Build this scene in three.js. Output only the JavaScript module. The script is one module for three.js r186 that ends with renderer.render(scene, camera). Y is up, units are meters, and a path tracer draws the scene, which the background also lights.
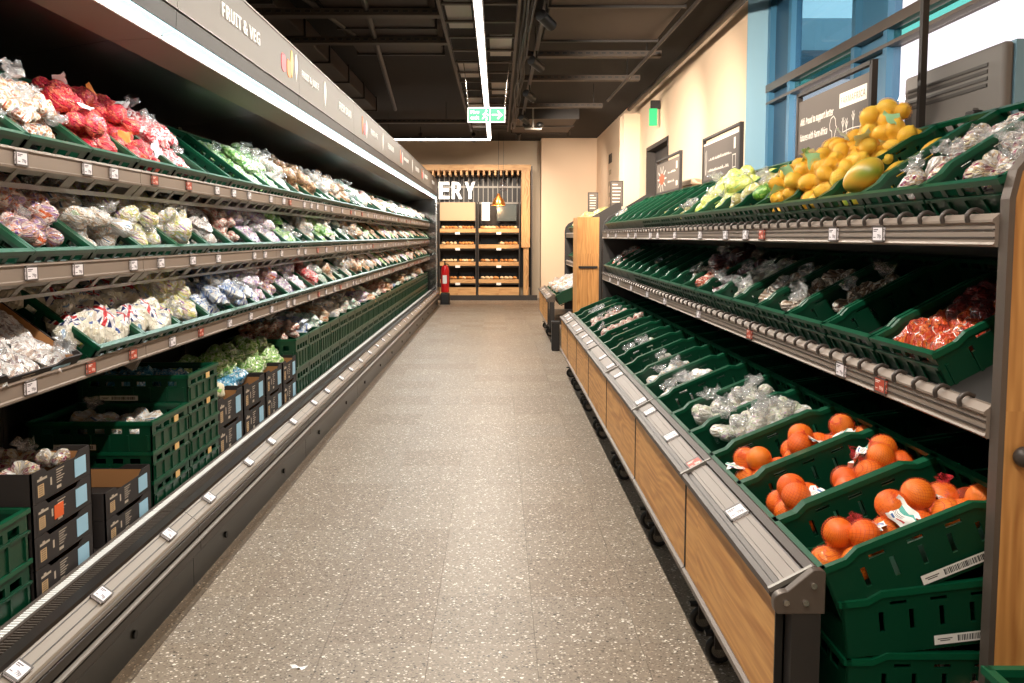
import * as THREE from 'three';
import { mergeGeometries, mergeVertices } from 'three/addons/utils/BufferGeometryUtils.js';
import { RoundedBoxGeometry } from 'three/addons/geometries/RoundedBoxGeometry.js';
import { RectAreaLightUniformsLib } from 'three/addons/lights/RectAreaLightUniformsLib.js';
import { FontLoader } from 'three/addons/loaders/FontLoader.js';
import { TextGeometry } from 'three/addons/geometries/TextGeometry.js';

// ---------- camera, sky, large lights, exposure ----------
RectAreaLightUniformsLib.init();
const scene = new THREE.Scene();
const renderer = new THREE.WebGLRenderer({ antialias: true });
renderer.toneMapping = THREE.LinearToneMapping;
renderer.toneMappingExposure = 1.15;
renderer.shadowMap.enabled = true;
const EYE = 1.63, FOCAL = 810;
const camera = new THREE.PerspectiveCamera(2 * Math.atan(341.5 / FOCAL) * 180 / Math.PI, 1024 / 683, 0.05, 200);
camera.position.set(0, EYE, 0);
camera.rotation.x = -0.075;
camera.setViewOffset(1024, 683, 14, 44.5, 1024, 683);      // shifted lens: the aisle's vanishing point sits left of and above the centre
camera.updateProjectionMatrix();
scene.background = new THREE.Color(0.98, 0.96, 1.0);        // hazy bright day outside the window
scene.backgroundIntensity = 1.7;
const LED = { color: new THREE.Color(1, 0.93, 0.83), radiance: 134 };        // ceiling strips
const CASE = { color: new THREE.Color(0.90, 0.98, 1.0), radiance: 36 };      // strips inside the refrigerated cases
const SPOT = { color: new THREE.Color(1, 0.86, 0.71), intensity: 44 };      // track spots on the wall
function areaLight(parent, w, h, pos, target, color, radiance) {
  const l = new THREE.RectAreaLight(color, radiance, w, h);
  parent.add(l); l.position.copy(pos); l.lookAt(target); l.name = 'area_light';
  return l;
}

// ---------- small tools ----------
function rngOf(seed) { let a = seed >>> 0; return () => { a = (a + 0x6D2B79F5) | 0; let t = Math.imul(a ^ (a >>> 15), 1 | a); t = (t + Math.imul(t ^ (t >>> 7), 61 | t)) ^ t; return ((t ^ (t >>> 14)) >>> 0) / 4294967296; }; }
const rnd = rngOf(20240611);
const V = (x, y, z) => new THREE.Vector3(x, y, z);
const taken = new Map();
function numbered(name) { const n = taken.get(name) ?? 0; taken.set(name, n + 1); return n ? name + '_' + String(n).padStart(3, '0') : name; }
const ONES = ['', 'first', 'second', 'third', 'fourth', 'fifth', 'sixth', 'seventh', 'eighth', 'ninth', 'tenth', 'eleventh', 'twelfth', 'thirteenth', 'fourteenth', 'fifteenth', 'sixteenth', 'seventeenth', 'eighteenth', 'nineteenth'];
function ord(n) { if (n < 20) return ONES[n]; const t = Math.floor(n / 10), o = n % 10; return o ? ['', '', 'twenty', 'thirty', 'forty'][t] + '-' + ONES[o] : ['', '', 'twentieth', 'thirtieth', 'fortieth'][t]; }
function box(w, h, d, x = 0, y = 0, z = 0, rx = 0, ry = 0, rz = 0) {
  const g = new THREE.BoxGeometry(w, h, d);
  if (rx) g.rotateX(rx); if (ry) g.rotateY(ry); if (rz) g.rotateZ(rz);
  return g.translate(x, y, z);
}
function cyl(r0, r1, h, n, x = 0, y = 0, z = 0, axis = 'y') {
  const g = new THREE.CylinderGeometry(r0, r1, h, n);
  if (axis === 'x') g.rotateZ(Math.PI / 2); if (axis === 'z') g.rotateX(Math.PI / 2);
  return g.translate(x, y, z);
}
function bar(a, b, r, n = 6) {
  const d = b.clone().sub(a), g = new THREE.CylinderGeometry(r, r, d.length(), n);
  g.applyQuaternion(new THREE.Quaternion().setFromUnitVectors(V(0, 1, 0), d.clone().normalize()));
  return g.translate((a.x + b.x) / 2, (a.y + b.y) / 2, (a.z + b.z) / 2);
}
function merge(list) {
  list = list.map((g) => { const q = g.index ? g.toNonIndexed() : g; for (const k of Object.keys(q.attributes)) if (!['position', 'normal', 'uv'].includes(k)) q.deleteAttribute(k); return q; });
  return list.length === 1 ? list[0] : mergeGeometries(list, false);
}
// a profile drawn in x-y, drawn out along z and centred on z = 0
function profile(pts, len) {
  const s = new THREE.Shape(pts.map((p) => new THREE.Vector2(p[0], p[1])));
  return new THREE.ExtrudeGeometry(s, { depth: len, bevelEnabled: false }).translate(0, 0, -len / 2);
}
// texture coordinates in metres from the dominant face direction; grain runs along axis 'x', 'y' or 'z'
function metreUV(g, grain = 'z', ox = 0, oy = 0) {
  if (g.index) g = g.toNonIndexed();
  const p = g.attributes.position, n = g.attributes.normal, uv = new Float32Array(p.count * 2);
  for (let i = 0; i < p.count; i++) {
    const ax = Math.abs(n.getX(i)), ay = Math.abs(n.getY(i)), az = Math.abs(n.getZ(i));
    const c = { x: p.getX(i), y: p.getY(i), z: p.getZ(i) };
    const flat = ax >= ay && ax >= az ? ['y', 'z'] : ay >= az ? ['x', 'z'] : ['x', 'y'];
    const u = flat.includes(grain) ? grain : flat[1], v = flat[0] === u ? flat[1] : flat[0];
    uv[2 * i] = c[u] + ox; uv[2 * i + 1] = c[v] + oy;
  }
  g.setAttribute('uv', new THREE.BufferAttribute(uv, 2));
  return g;
}
function mesh(name, geo, material, parent = scene) {
  const m = new THREE.Mesh(Array.isArray(geo) ? merge(geo) : geo, material);
  m.castShadow = m.receiveShadow = true;
  m.name = parent === scene ? numbered(name) : name;
  parent.add(m);
  return m;
}
function tag(o, label, category, group) { o.userData = { label, category }; if (group) o.userData.group = group; return o; }
function thing(name, label, category, pos = [0, 0, 0], group) {
  const o = new THREE.Group(); o.name = numbered(name); scene.add(o); o.position.set(...pos);
  return tag(o, label, category, group);
}
function structure(o) { o.userData.kind = 'structure'; return o; }

// ---------- procedural textures ----------
function noiseGrid(seed, n) { const r = rngOf(seed), g = new Float32Array(n * n); for (let i = 0; i < n * n; i++) g[i] = r(); return (x, y) => { const xi = Math.floor(x), yi = Math.floor(y), fx = x - xi, fy = y - yi, sx = fx * fx * (3 - 2 * fx), sy = fy * fy * (3 - 2 * fy), at = (a, b) => g[((b % n + n) % n) * n + ((a % n + n) % n)]; return (at(xi, yi) * (1 - sx) + at(xi + 1, yi) * sx) * (1 - sy) + (at(xi, yi + 1) * (1 - sx) + at(xi + 1, yi + 1) * sx) * sy; }; }
function dataTex(w, h, fn, srgb = true, repeat = [1, 1]) {
  const d = new Uint8Array(w * h * 4), c = [0, 0, 0];
  for (let y = 0; y < h; y++) for (let x = 0; x < w; x++) { fn(x, y, c); const i = 4 * (y * w + x); d[i] = Math.max(0, Math.min(255, c[0])); d[i + 1] = Math.max(0, Math.min(255, c[1])); d[i + 2] = Math.max(0, Math.min(255, c[2])); d[i + 3] = 255; }
  const t = new THREE.DataTexture(d, w, h); t.wrapS = t.wrapT = THREE.RepeatWrapping; t.magFilter = THREE.LinearFilter; t.minFilter = THREE.LinearMipmapLinearFilter; t.generateMipmaps = true;
  if (srgb) t.colorSpace = THREE.SRGBColorSpace; t.repeat.set(...repeat); t.needsUpdate = true;
  return t;
}
function canvasTex(w, h, draw) {
  const c = document.createElement('canvas'); c.width = w; c.height = h;
  draw(c.getContext('2d'), w, h);
  const t = new THREE.CanvasTexture(c); t.colorSpace = THREE.SRGBColorSpace; t.wrapS = t.wrapT = THREE.RepeatWrapping;
  return t;
}
const mat = (color, roughness = 0.6, more = {}) => new THREE.MeshStandardMaterial({ color, roughness, ...more });

// oak laminate: long grain along u, 1.6 m by 0.8 m a repeat
function woodTex(seed, a, b) {
  const n1 = noiseGrid(seed, 64), n2 = noiseGrid(seed + 1, 128), n3 = noiseGrid(seed + 2, 32);
  return dataTex(1024, 512, (x, y, c) => {
    const u = x / 1024, v = y / 512;
    const warp = (n3(u * 4, v * 8) - 0.5) * 7 + (n3(u * 16, v * 16) - 0.5) * 1.2;
    const ring = 0.5 + 0.5 * Math.sin((v * 32 + warp) * 6.283 * 0.5);
    const fine = n2(u * 16, v * 128), broad = n1(u * 4, v * 16);
    const t = 0.40 * ring * broad * 1.5 + 0.30 * fine + 0.25 * n1(u * 8, v * 64);
    for (let k = 0; k < 3; k++) c[k] = a[k] + (b[k] - a[k]) * t;
  }, true, [1 / 1.6, 1 / 0.8]);
}
const oakTex = woodTex(11, [222, 166, 98], [164, 106, 52]);
const oakPaleTex = woodTex(41, [214, 172, 118], [160, 112, 66]);
// vinyl chip flooring, 2.52 m a repeat
const floorTex = canvasTex(2048, 2048, (g, w, h) => {
  const r = rngOf(5);
  g.fillStyle = '#86796a'; g.fillRect(0, 0, w, h);
  const chip = (cols, n, s0, s1) => {
    for (let i = 0; i < n; i++) {
      const x = r() * w, y = r() * h, s = s0 + (s1 - s0) * r() * r(), e = 0.45 + r() * 0.55, a = r() * 6.28;
      g.fillStyle = cols[Math.floor(r() * cols.length)];
      for (const dx of [-w, 0, w]) for (const dy of [-h, 0, h]) {
        if (x + dx < -20 || x + dx > w + 20 || y + dy < -20 || y + dy > h + 20) continue;
        g.beginPath();
        for (let k = 0; k < 6; k++) { const t = a + k * 1.047, q = s * (k % 2 ? 1 : 0.72); g.lineTo(x + dx + Math.cos(t) * q, y + dy + Math.sin(t) * q * e); }
        g.fill();
      }
    }
  };
  chip(['#6e6155', '#5c5045', '#8a7b6c'], 24000, 3, 8);
  chip(['#9c8d7e', '#8f8172', '#766859'], 20000, 3, 8);
  chip(['#cdc1b2', '#dfd6ca', '#b6a999', '#ece5da'], 15000, 2, 8);
  chip(['#3f362d', '#352d26'], 5500, 2, 7);
});
const crinkleTex = (() => {                                  // folds of thin film, for bump only
  const a = noiseGrid(71, 8), b = noiseGrid(72, 16), d = noiseGrid(73, 32);
  return dataTex(256, 256, (x, y, c) => { const u = x / 256, v = y / 256; const k = 1 - Math.abs(a(u * 8, v * 8) - 0.5) * 2, m = 1 - Math.abs(b(u * 16 + k, v * 16) - 0.5) * 2, q = 1 - Math.abs(d(u * 32, v * 32 + m) - 0.5) * 2; c[0] = c[1] = c[2] = 255 * (0.45 * k * k + 0.35 * m * m + 0.2 * q); }, false, [2, 2]);
})();
const plasterTex = (() => { const a = noiseGrid(81, 64), b = noiseGrid(82, 16); return dataTex(256, 256, (x, y, c) => { const t = a(x / 4, y / 4) * 0.5 + b(x / 16, y / 16) * 0.5; c[0] = c[1] = c[2] = 255 * t; }, false, [0.5, 0.5]); })();

// ---------- materials ----------
const M = {
  ceiling: mat(0x161210, 0.9), steelDark: mat(0x3a3430, 0.55, { metalness: 0.3 }), black: mat(0x141211, 0.5), charcoal: mat(0x2c2826, 0.5),
  trunk: mat(0x41372f, 0.6, { metalness: 0.2 }), duct: mat(0x382d26, 0.6, { metalness: 0.3 }),
  wall: mat(0xe2c7ab, 0.85, { bumpMap: plasterTex, bumpScale: 0.0008 }), wallGrey: mat(0xdac8b0, 0.85, { bumpMap: plasterTex, bumpScale: 0.0008 }),
  rail: mat(0x8c7d71, 0.42, { metalness: 0.15 }), railDark: mat(0x4a423d, 0.45, { metalness: 0.3 }), bronze: mat(0x6a5f57, 0.4, { metalness: 0.5 }),
  chrome: mat(0xb9b2aa, 0.25, { metalness: 0.85 }), grey: mat(0x8b857d, 0.45, { metalness: 0.3 }), white: mat(0xe8e6e2, 0.5),
  fascia: mat(0x675e54, 0.5), taupe: mat(0x75695c, 0.6), slat: mat(0x4a4038, 0.5), caseBlack: mat(0x0d0a08, 0.35), kick: mat(0x191a16, 0.3), bumper: mat(0x2b2521, 0.35, { metalness: 0.3 }), strip: mat(0x83776a, 0.45), strip2: mat(0x76685d, 0.45), dullChrome: mat(0x8d857d, 0.45, { metalness: 0.6 }),
  oak: mat(0xffffff, 0.5, { map: oakTex }), oakPale: mat(0xffffff, 0.55, { map: oakPaleTex }),
  crate: mat(0x043a25, 0.34), crateRim: mat(0x064c31, 0.32),
  blue: mat(0x3a6c8b, 0.4), blueDark: mat(0x1f435d, 0.4), bluePale: mat(0x86abbd, 0.5),
  glass: new THREE.MeshPhysicalMaterial({ color: 0xf8f6f8, roughness: 0.02, transmission: 1, thickness: 0, ior: 1.45 }),
  glassTeal: new THREE.MeshPhysicalMaterial({ color: 0x9fd9d2, roughness: 0.03, transmission: 1, thickness: 0, ior: 1.45 }),
  glassBlue: new THREE.MeshPhysicalMaterial({ color: 0xb8d8e2, roughness: 0.03, transmission: 1, thickness: 0, ior: 1.45 }),
  ledGlow: mat(0xffffff, 0.5, { emissive: 0xfff4ea, emissiveIntensity: 6 }),
  caseGlow: mat(0xdff2f5, 0.4, { emissive: 0xc2e8ee, emissiveIntensity: 0.9 }),
  paper: mat(0xf1efec, 0.6), blueLabel: mat(0x9cc6dc, 0.6), amberLabel: mat(0xe0b878, 0.6), orangeLabel: mat(0xe0602a, 0.6),
  carton: mat(0x2a2422, 0.75), cardIn: mat(0xb07c4c, 0.85),
  film: new THREE.MeshPhysicalMaterial({ color: 0xffffff, roughness: 0.12, transmission: 0.86, thickness: 0, bumpMap: crinkleTex, bumpScale: 0.004, side: THREE.DoubleSide }),
};
const tagTex = (bg, ink, promo) => canvasTex(96, 64, (g, w, h) => {
  g.fillStyle = '#4b423d'; g.fillRect(0, 0, w, h); g.fillStyle = bg; g.fillRect(8, 7, w - 16, h - 14);
  g.fillStyle = ink; g.fillRect(13, 13, 40, 4); g.fillRect(13, 20, 28, 3); g.fillRect(13, 44, 20, 3); g.font = 'bold 20px sans-serif'; g.fillText(promo ? '59p' : '79p', 46, 48);
});
M.tag = mat(0xffffff, 0.5, { map: tagTex('#e7e0e2', '#3c3038') });
M.tagRed = mat(0xffffff, 0.5, { map: tagTex('#b0442e', '#f2e2d8', true) });
M.labelStrip = mat(0xffffff, 0.6, { map: canvasTex(256, 32, (g, w, h) => { g.fillStyle = '#e9e6e0'; g.fillRect(0, 0, w, h); g.fillStyle = '#2a2a2a'; g.fillRect(12, 12, 50, 3); g.fillRect(20, 18, 34, 3); const r = rngOf(4); let x = 80; while (x < 236) { const q = 1 + Math.floor(r() * 4); g.fillRect(x, 6, q, 20); x += q + 1 + Math.floor(r() * 3); } }) });

// ================= THE ROOM =================
const FAR = 21.3, NEAR = -3.2, LEFTW = -6, RIGHTW = 2.5, TOP = 4.1;
const floor = structure(mesh('floor', box(RIGHTW + 0.6 - LEFTW, 0.2, FAR - NEAR + 0.4, (RIGHTW + 0.6 + LEFTW) / 2, -0.112, -(FAR + NEAR) / 2), mat(0x4c453d, 0.8)));
{
  const S = 0.42, geos = [];
  for (let i = 0; i < 6; i++) for (let j = 0; j < 6; j++) {
    const g = new THREE.BoxGeometry(S - 0.0012, 0.012, S - 0.0012), p = g.attributes.position, uv = g.attributes.uv;
    for (let k = 0; k < p.count; k++) uv.setXY(k, (p.getX(k) / S + 0.5 + i) / 6, (p.getZ(k) / S + 0.5 + j) / 6);
    geos.push(g);
  }
  const mats = [[0xffffff, 0.46], [0xfbf9f6, 0.44], [0xf6f2ee, 0.47], [0xfffdfa, 0.43]].map(([c, r]) => new THREE.MeshPhysicalMaterial({ color: c, roughness: r, map: floorTex, specularIntensity: 0.8 }));
  const rr = rngOf(3);
  for (let j = 0; j < 50; j++) for (let i = 0; i < 6; i++) {
    const m = mesh('floor_tile', geos[((i * 5 + j) % 6) * 6 + (j * 5 + i * 3) % 6], mats[Math.floor(rr() * 4)], floor);
    m.position.set(-1.53 + (i + 0.5) * S + 0.0, -0.006, -(1.04 + (j + 0.5) * S));
  }
  // the same vinyl where it runs on out of sight
  const rest = (name, x0, x1, d0, d1) => { const g = metreUV(box(x1 - x0, 0.011, d1 - d0, (x0 + x1) / 2, -0.0065, -(d0 + d1) / 2)); const uv = g.attributes.uv; for (let k = 0; k < uv.count; k++) uv.setXY(k, uv.getX(k) / 2.52, uv.getY(k) / 2.52); mesh(name, g, mats[0], floor); };
  rest('floor_covering', LEFTW, -1.53, NEAR, FAR); rest('floor_covering', 0.99, RIGHTW, NEAR, FAR); rest('floor_covering', -1.53, 0.99, NEAR, 1.04);
}
{ const g = metreUV(box(0.07, 0.003, 17.6, -1.38, 0.0015, -10.26)), uv = g.attributes.uv; for (let k = 0; k < uv.count; k++) uv.setXY(k, uv.getX(k) / 2.52, uv.getY(k) / 2.52); structure(mesh('trim_1', g, mat(0xa89c8c, 0.5, { map: floorTex }))); }
structure(mesh('ceiling', box(RIGHTW + 0.6 - LEFTW, 0.2, FAR - NEAR + 0.4, (RIGHTW + 0.6 + LEFTW) / 2, TOP + 0.1, -(FAR + NEAR) / 2), M.ceiling));
structure(mesh('wall_left', box(0.2, TOP, FAR - NEAR, LEFTW - 0.1, TOP / 2, -(FAR + NEAR) / 2), M.wallGrey));
structure(mesh('wall_back', box(RIGHTW - LEFTW + 0.6, TOP, 0.2, (RIGHTW + LEFTW) / 2, TOP / 2, -NEAR + 0.1), M.wallGrey));
structure(mesh('wall_far', [box(RIGHTW - LEFTW + 0.6, TOP, 0.2, (RIGHTW + LEFTW) / 2, TOP / 2, -FAR - 0.1)], M.wallGrey));
structure(mesh('wall_far_return', box(RIGHTW - 1.1, TOP, 0.6, (RIGHTW + 1.1) / 2, TOP / 2, -FAR + 0.3), M.wall));
{
  const W = (d0, d1, y0, y1) => box(0.25, y1 - y0, d1 - d0, RIGHTW + 0.125, (y0 + y1) / 2, -(d0 + d1) / 2);
  structure(mesh('wall_right', [W(NEAR, 3.9, 0, TOP), W(3.9, 8.3, 0, 1.7), W(8.3, 12.0, 0, TOP), W(12.0, 13.75, 3.1, TOP), W(13.75, FAR, 0, TOP)], M.wall));
  structure(mesh('wall_pillar', box(0.28, 3.78, 0.5, RIGHTW - 0.14, 1.89, -14.7), M.wall));
  const dr = structure(mesh('door_1', [box(0.05, 3.1, 1.75, RIGHTW + 0.16, 1.55, -12.87)], M.charcoal));
  mesh('door_frame', [box(0.2, 3.1, 0.06, RIGHTW + 0.09, 1.55, -12.03), box(0.2, 3.1, 0.06, RIGHTW + 0.09, 1.55, -13.72), box(0.2, 0.06, 1.75, RIGHTW + 0.09, 3.07, -12.87)], M.steelDark, dr);
  mesh('door_handle', [box(0.03, 0.2, 0.05, RIGHTW + 0.12, 1.2, -12.25), box(0.05, 0.03, 0.14, RIGHTW + 0.08, 1.2, -12.3)], M.chrome, dr);
  // window: frames stand at the outer face of the wall
  const X = 2.75, win = structure(mesh('window_1', [
    box(0.12, 0.075, 4.4, X, 3.10, -6.1), box(0.11, 0.025, 4.4, X, 2.955, -6.1), box(0.09, 0.08, 4.4, X, 1.74, -6.1), box(0.09, 0.08, 4.4, X, TOP - 0.04, -6.1), box(0.09, 2.4, 0.07, X, 2.9, -3.94),
  ], M.bronze));
  mesh('mullion', [box(0.10, 2.4, 0.1, X, 2.9, -8.25), box(0.10, 2.4, 0.07, X, 2.9, -7.66), box(0.10, 2.4, 0.06, X, 2.9, -6.29), box(0.10, 2.4, 0.06, X, 2.9, -5.77)], M.blue, win);
  mesh('infill_panel', box(0.03, 2.3, 0.52, X + 0.02, 2.9, -7.95), M.blueDark, win);
  mesh('infill_panel', box(0.03, 2.3, 0.46, X + 0.02, 2.9, -6.03), M.blue, win);
  mesh('reveal', [box(0.25, 2.4, 0.02, RIGHTW + 0.125, 2.9, -8.288)], M.bluePale, win);
  for (const [d0, d1] of [[6.32, 7.62], [3.97, 5.74]]) {
    mesh('pane', box(0.008, 0.93, d1 - d0, X, 3.58, -(d0 + d1) / 2), d0 > 6 ? M.glassBlue : M.glass, win);
    mesh('pane', box(0.008, 0.09, d1 - d0, X, 3.01, -(d0 + d1) / 2), M.glassTeal, win);
    mesh('pane', box(0.008, 1.15, d1 - d0, X, 2.36, -(d0 + d1) / 2), M.glass, win);
  }
}
// outside: pale paving and an office block seen through the window
structure(mesh('ground_outside', box(40, 0.2, 60, 22.9, -0.4, -15), mat(0xb8b2a8, 0.9)));
{
  const b = thing('office_building', 'blue-grey office block outside the window', 'building', [14.9, -0.3, -42]);
  mesh('wall', box(3.4, 11.9, 8, 0, 5.95, 0), mat(0xa2b6c0, 0.7), b);
  for (let k = 0; k < 3; k++) mesh('window_band', box(3.45, 1.3, 8.05, 0, 3 + 3.4 * k, 0), mat(0x3c5a6b, 0.15), b);
}

// ================= CEILING SERVICES =================
{
  const led = thing('linear_light', 'long white strip light running down the middle of the ceiling', 'ceiling light', [-0.17, 3.56, -7.0]);
  mesh('housing', box(0.09, 0.05, 18.6, 0, 0.045, 0), M.charcoal, led);
  mesh('diffuser', box(0.065, 0.025, 18.6, 0, 0.008, 0), M.ledGlow, led);
  for (let k = 0; k < 7; k++) mesh('suspension_wire', box(0.006, 0.47, 0.006, 0, 0.3, -8.6 + k * 2.9), M.black, led);
  for (let k = 0; k < 4; k++) areaLight(led, 0.065, 4.6, V(0, -0.012, 6.95 - k * 4.65), V(-0.17, 0, -7 + 6.95 - k * 4.65), LED.color, LED.radiance);
  const cross = thing('linear_light', 'white strip light crossing the ceiling in front of the bakery wall', 'ceiling light', [-2.2, 3.56, -16.5]);
  mesh('housing', box(4.1, 0.05, 0.09, 0, 0.045, 0), M.charcoal, cross);
  mesh('diffuser', box(4.1, 0.03, 0.075, 0, 0.008, 0), M.ledGlow, cross);
  for (const x of [-1.8, 0, 1.8]) mesh('suspension_wire', box(0.006, 0.47, 0.006, x, 0.3, 0), M.black, cross);
  areaLight(cross, 4.1, 0.075, V(0, -0.012, 0), V(-2.2, 0, -16.5), LED.color, LED.radiance);
  // cable ladder carrying the strip
  const lad = thing('cable_ladder', 'dark cable ladder hung above the ceiling strip light', 'cable tray', [-0.17, 3.72, -8.4]);
  for (const s of [-1, 1]) mesh('side_rail', box(0.03, 0.07, 15.6, 0.36 * s, 0, 0), M.trunk, lad);
  for (let k = 0; k < 26; k++) mesh('rung', box(0.72, 0.02, 0.05, 0, 0, -7.7 + k * 0.616), M.trunk, lad);
  for (let k = 0; k < 12; k++) mesh('tray_panel', box(0.24, 0.012, 1.0, (k % 2 ? 0.2 : -0.2), 0.025, -7.2 + k * 1.28), M.grey, lad);
  const bundle = [];
  for (let k = 0; k < 5; k++) { const pts = []; for (let q = 0; q < 24; q++) pts.push(V(0.42 + k * 0.02 + (rnd() - 0.5) * 0.03, 0.0 + (rnd() - 0.5) * 0.05, 7.5 - q * 0.66)); bundle.push(new THREE.TubeGeometry(new THREE.CatmullRomCurve3(pts), 70, 0.012, 5)); }
  mesh('cable_bundle', bundle, M.black, lad);
  const spot = [];
  // cross trunking
  const trunks = [[7.9, -3.6, -0.55, 3.72], [9.0, -3.6, -0.55, 3.72], [9.75, 0.28, 1.92, 3.74], [11.2, 0.28, 1.92, 3.74], [13.4, 0.28, 1.7, 3.72], [15.2, -4.2, -0.6, 3.72]];
  trunks.forEach(([d, x0, x1, y], i) => {
    const side = x0 > 0 ? 'window' : 'case', t = thing('cable_trunking', `${['first', 'second', 'first', 'second', 'third', 'third'][i]} perforated trunking across the ceiling on the ${side === 'window' ? 'wall' : 'refrigerated case'} side`, 'trunking', [(x0 + x1) / 2, y, -d]);
    const L = x1 - x0;
    mesh('channel', [box(L, 0.012, 0.12), box(L, 0.06, 0.008, 0, 0.03, 0.06), box(L, 0.06, 0.008, 0, 0.03, -0.06)], M.trunk, t);
    const n = Math.floor(L / 0.09), teeth = [];
    for (let k = 0; k < n; k++) teeth.push(box(0.05, 0.02, 0.012, -L / 2 + (k + 0.5) * L / n, 0.03, 0.066));
    const tm = mesh('perforation', teeth, M.black, t); tm.userData.kind = 'stuff';
    mesh('hanger', [bar(V(-L * 0.4, 0, 0), V(-L * 0.4, TOP - y, 0), 0.008), bar(V(L * 0.4, 0, 0), V(L * 0.4, TOP - y, 0), 0.008)], M.black, t);
  });
  // ducts and pipes along the ceiling
  const duct = (x, y, w, h, d0, d1, label, m = M.duct) => {
    const t = thing('air_duct', label, 'duct', [x, y, -(d0 + d1) / 2]); const L = d1 - d0, n = Math.max(1, Math.round(L / 1.3));
    for (let k = 0; k < n; k++) mesh('duct_section', new RoundedBoxGeometry(w, h, L / n - 0.02, 1, 0.015).translate(0, 0, L / 2 - (k + 0.5) * L / n), m, t);
    for (let k = 0; k <= n; k++) mesh('flange', box(w + 0.04, h + 0.04, 0.03, 0, 0, L / 2 - k * L / n), M.charcoal, t);
  };
  duct(-1.15, 3.92, 1.0, 0.26, 6.2, 9.8, 'brown rectangular air duct beside the ceiling strip light');
  duct(-2.55, 3.95, 0.8, 0.22, 5.2, 14.5, 'dark rectangular air duct over the refrigerated cases');
  duct(1.15, 3.95, 1.3, 0.2, 2.5, 9.4, 'wide dark air duct between strip light and cream wall');
  duct(0.9, 3.94, 1.2, 0.2, 15.4, 17.6, 'short air duct near the bakery wall');
  const pipe = (a, b, r, label) => tag(mesh('service_pipe', bar(a, b, r, 8), M.steelDark), label, 'pipe');
  pipe(V(-0.95, 3.78, -4.2), V(-1.75, 3.78, -14), 0.03, 'thin dark pipe slanting along the ceiling beside the strip light');
  pipe(V(-2.2, 3.8, -5), V(-1.55, 3.8, -8.9), 0.03, 'thin dark pipe slanting above the refrigerated cases');
  pipe(V(2.3, 3.85, -4), V(2.3, 3.85, -14.4), 0.04, 'dark pipe running along the top of the cream wall');
  pipe(V(2.05, 3.95, -4), V(1.6, 3.6, -12), 0.02, 'thin sloping conduit beside the cream wall');
  // track and spotlights
  const track = thing('light_track', 'black lighting track right of the strip light', 'light track', [0.42, 3.66, -8.5]);
  mesh('track_bar', box(0.04, 0.04, 13), M.black, track);
  for (const [d, aim] of [[3.2, 6.6], [5.6, 8.7], [7.2, 10.4], [9.0, 11.7], [11.0, 14.3], [13.2, 16.5]]) {
    const s = thing('spotlight', `black track spotlight, ${ord([3.2, 5.6, 7.2, 9.0, 11.0, 13.2].indexOf(d) + 1)} along the lighting track`, 'spotlight', [0.42, 3.62, -d], 'track spotlights');
    const dir = V(RIGHTW, 2.5, -aim).sub(V(0.42, 3.5, -d)).normalize();
    const g = cyl(0.05, 0.05, 0.2, 14), q = new THREE.Quaternion().setFromUnitVectors(V(0, -1, 0), dir);
    mesh('head', g.applyQuaternion(q).translate(0, -0.12, 0), M.black, s);
    const lens = cyl(0.042, 0.042, 0.006, 14).applyQuaternion(q).translate(dir.x * 0.104, -0.12 + dir.y * 0.104, dir.z * 0.104);
    mesh('lens', lens, mat(0xfff2dd, 0.4, { emissive: 0xffe2b8, emissiveIntensity: 3 }), s);
    mesh('stem', box(0.02, 0.08, 0.02, 0, -0.02, 0), M.black, s);
    const L = new THREE.SpotLight(SPOT.color, SPOT.intensity, 0, 0.62, 0.9, 2); L.castShadow = true; L.shadow.radius = 3; L.name = 'spot_light';
    s.add(L); L.position.set(dir.x * 0.13, -0.12 + dir.y * 0.13, dir.z * 0.13); L.target.position.set(dir.x * 2, -0.12 + dir.y * 2, dir.z * 2); s.add(L.target);
  }
  for (const [x, d, tx, ty, td, k, w] of [[-1.75, 18.6, -1.6, 1.6, 21, 0.5, 'over the extinguisher side'], [-0.55, 18.6, -0.5, 1.6, 21, 0.5, 'over the middle'], [0.45, 18.4, 0.2, 1.8, 21, 0.4, 'over the oak post'], [1.5, 17.6, 1.8, 2.2, 20.7, 0.42, 'over the pale corner']]) {
    const s = thing('ceiling_spot', `black ceiling spotlight before the bakery wall, ${w}`, 'spotlight', [x, 4.0, -d], 'spotlights before the bakery');
    const dir = V(tx, ty, -td).sub(V(x, 3.86, -d)).normalize(), q = new THREE.Quaternion().setFromUnitVectors(V(0, -1, 0), dir);
    mesh('head', cyl(0.05, 0.05, 0.18, 14).applyQuaternion(q).translate(0, -0.14, 0), M.black, s); mesh('stem', box(0.02, 0.14, 0.02, 0, 0.03, 0), M.black, s);
    mesh('lens', cyl(0.042, 0.042, 0.006, 14).applyQuaternion(q).translate(dir.x * 0.094, -0.14 + dir.y * 0.094, dir.z * 0.094), mat(0xfff2dd, 0.4, { emissive: 0xffe2b8, emissiveIntensity: 3 }), s);
    const L = new THREE.SpotLight(SPOT.color, SPOT.intensity * k, 0, 0.75, 0.9, 2); L.castShadow = true; L.shadow.radius = 3; L.name = 'spot_light'; s.add(L); L.position.set(dir.x * 0.12, -0.14 + dir.y * 0.12, dir.z * 0.12); L.target.position.set(dir.x * 2, -0.14 + dir.y * 2, dir.z * 2); s.add(L.target);
  }
  // ceiling cameras / sensors by the ladder
  const sens = thing('twin_floodlight', 'small twin emergency floodlight hanging before the bakery wall', 'emergency light', [0.62, 3.52, -14.5]);
  mesh('bracket', [box(0.3, 0.03, 0.04), box(0.03, 0.5, 0.03, 0, 0.27, 0)], M.grey, sens);
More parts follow.
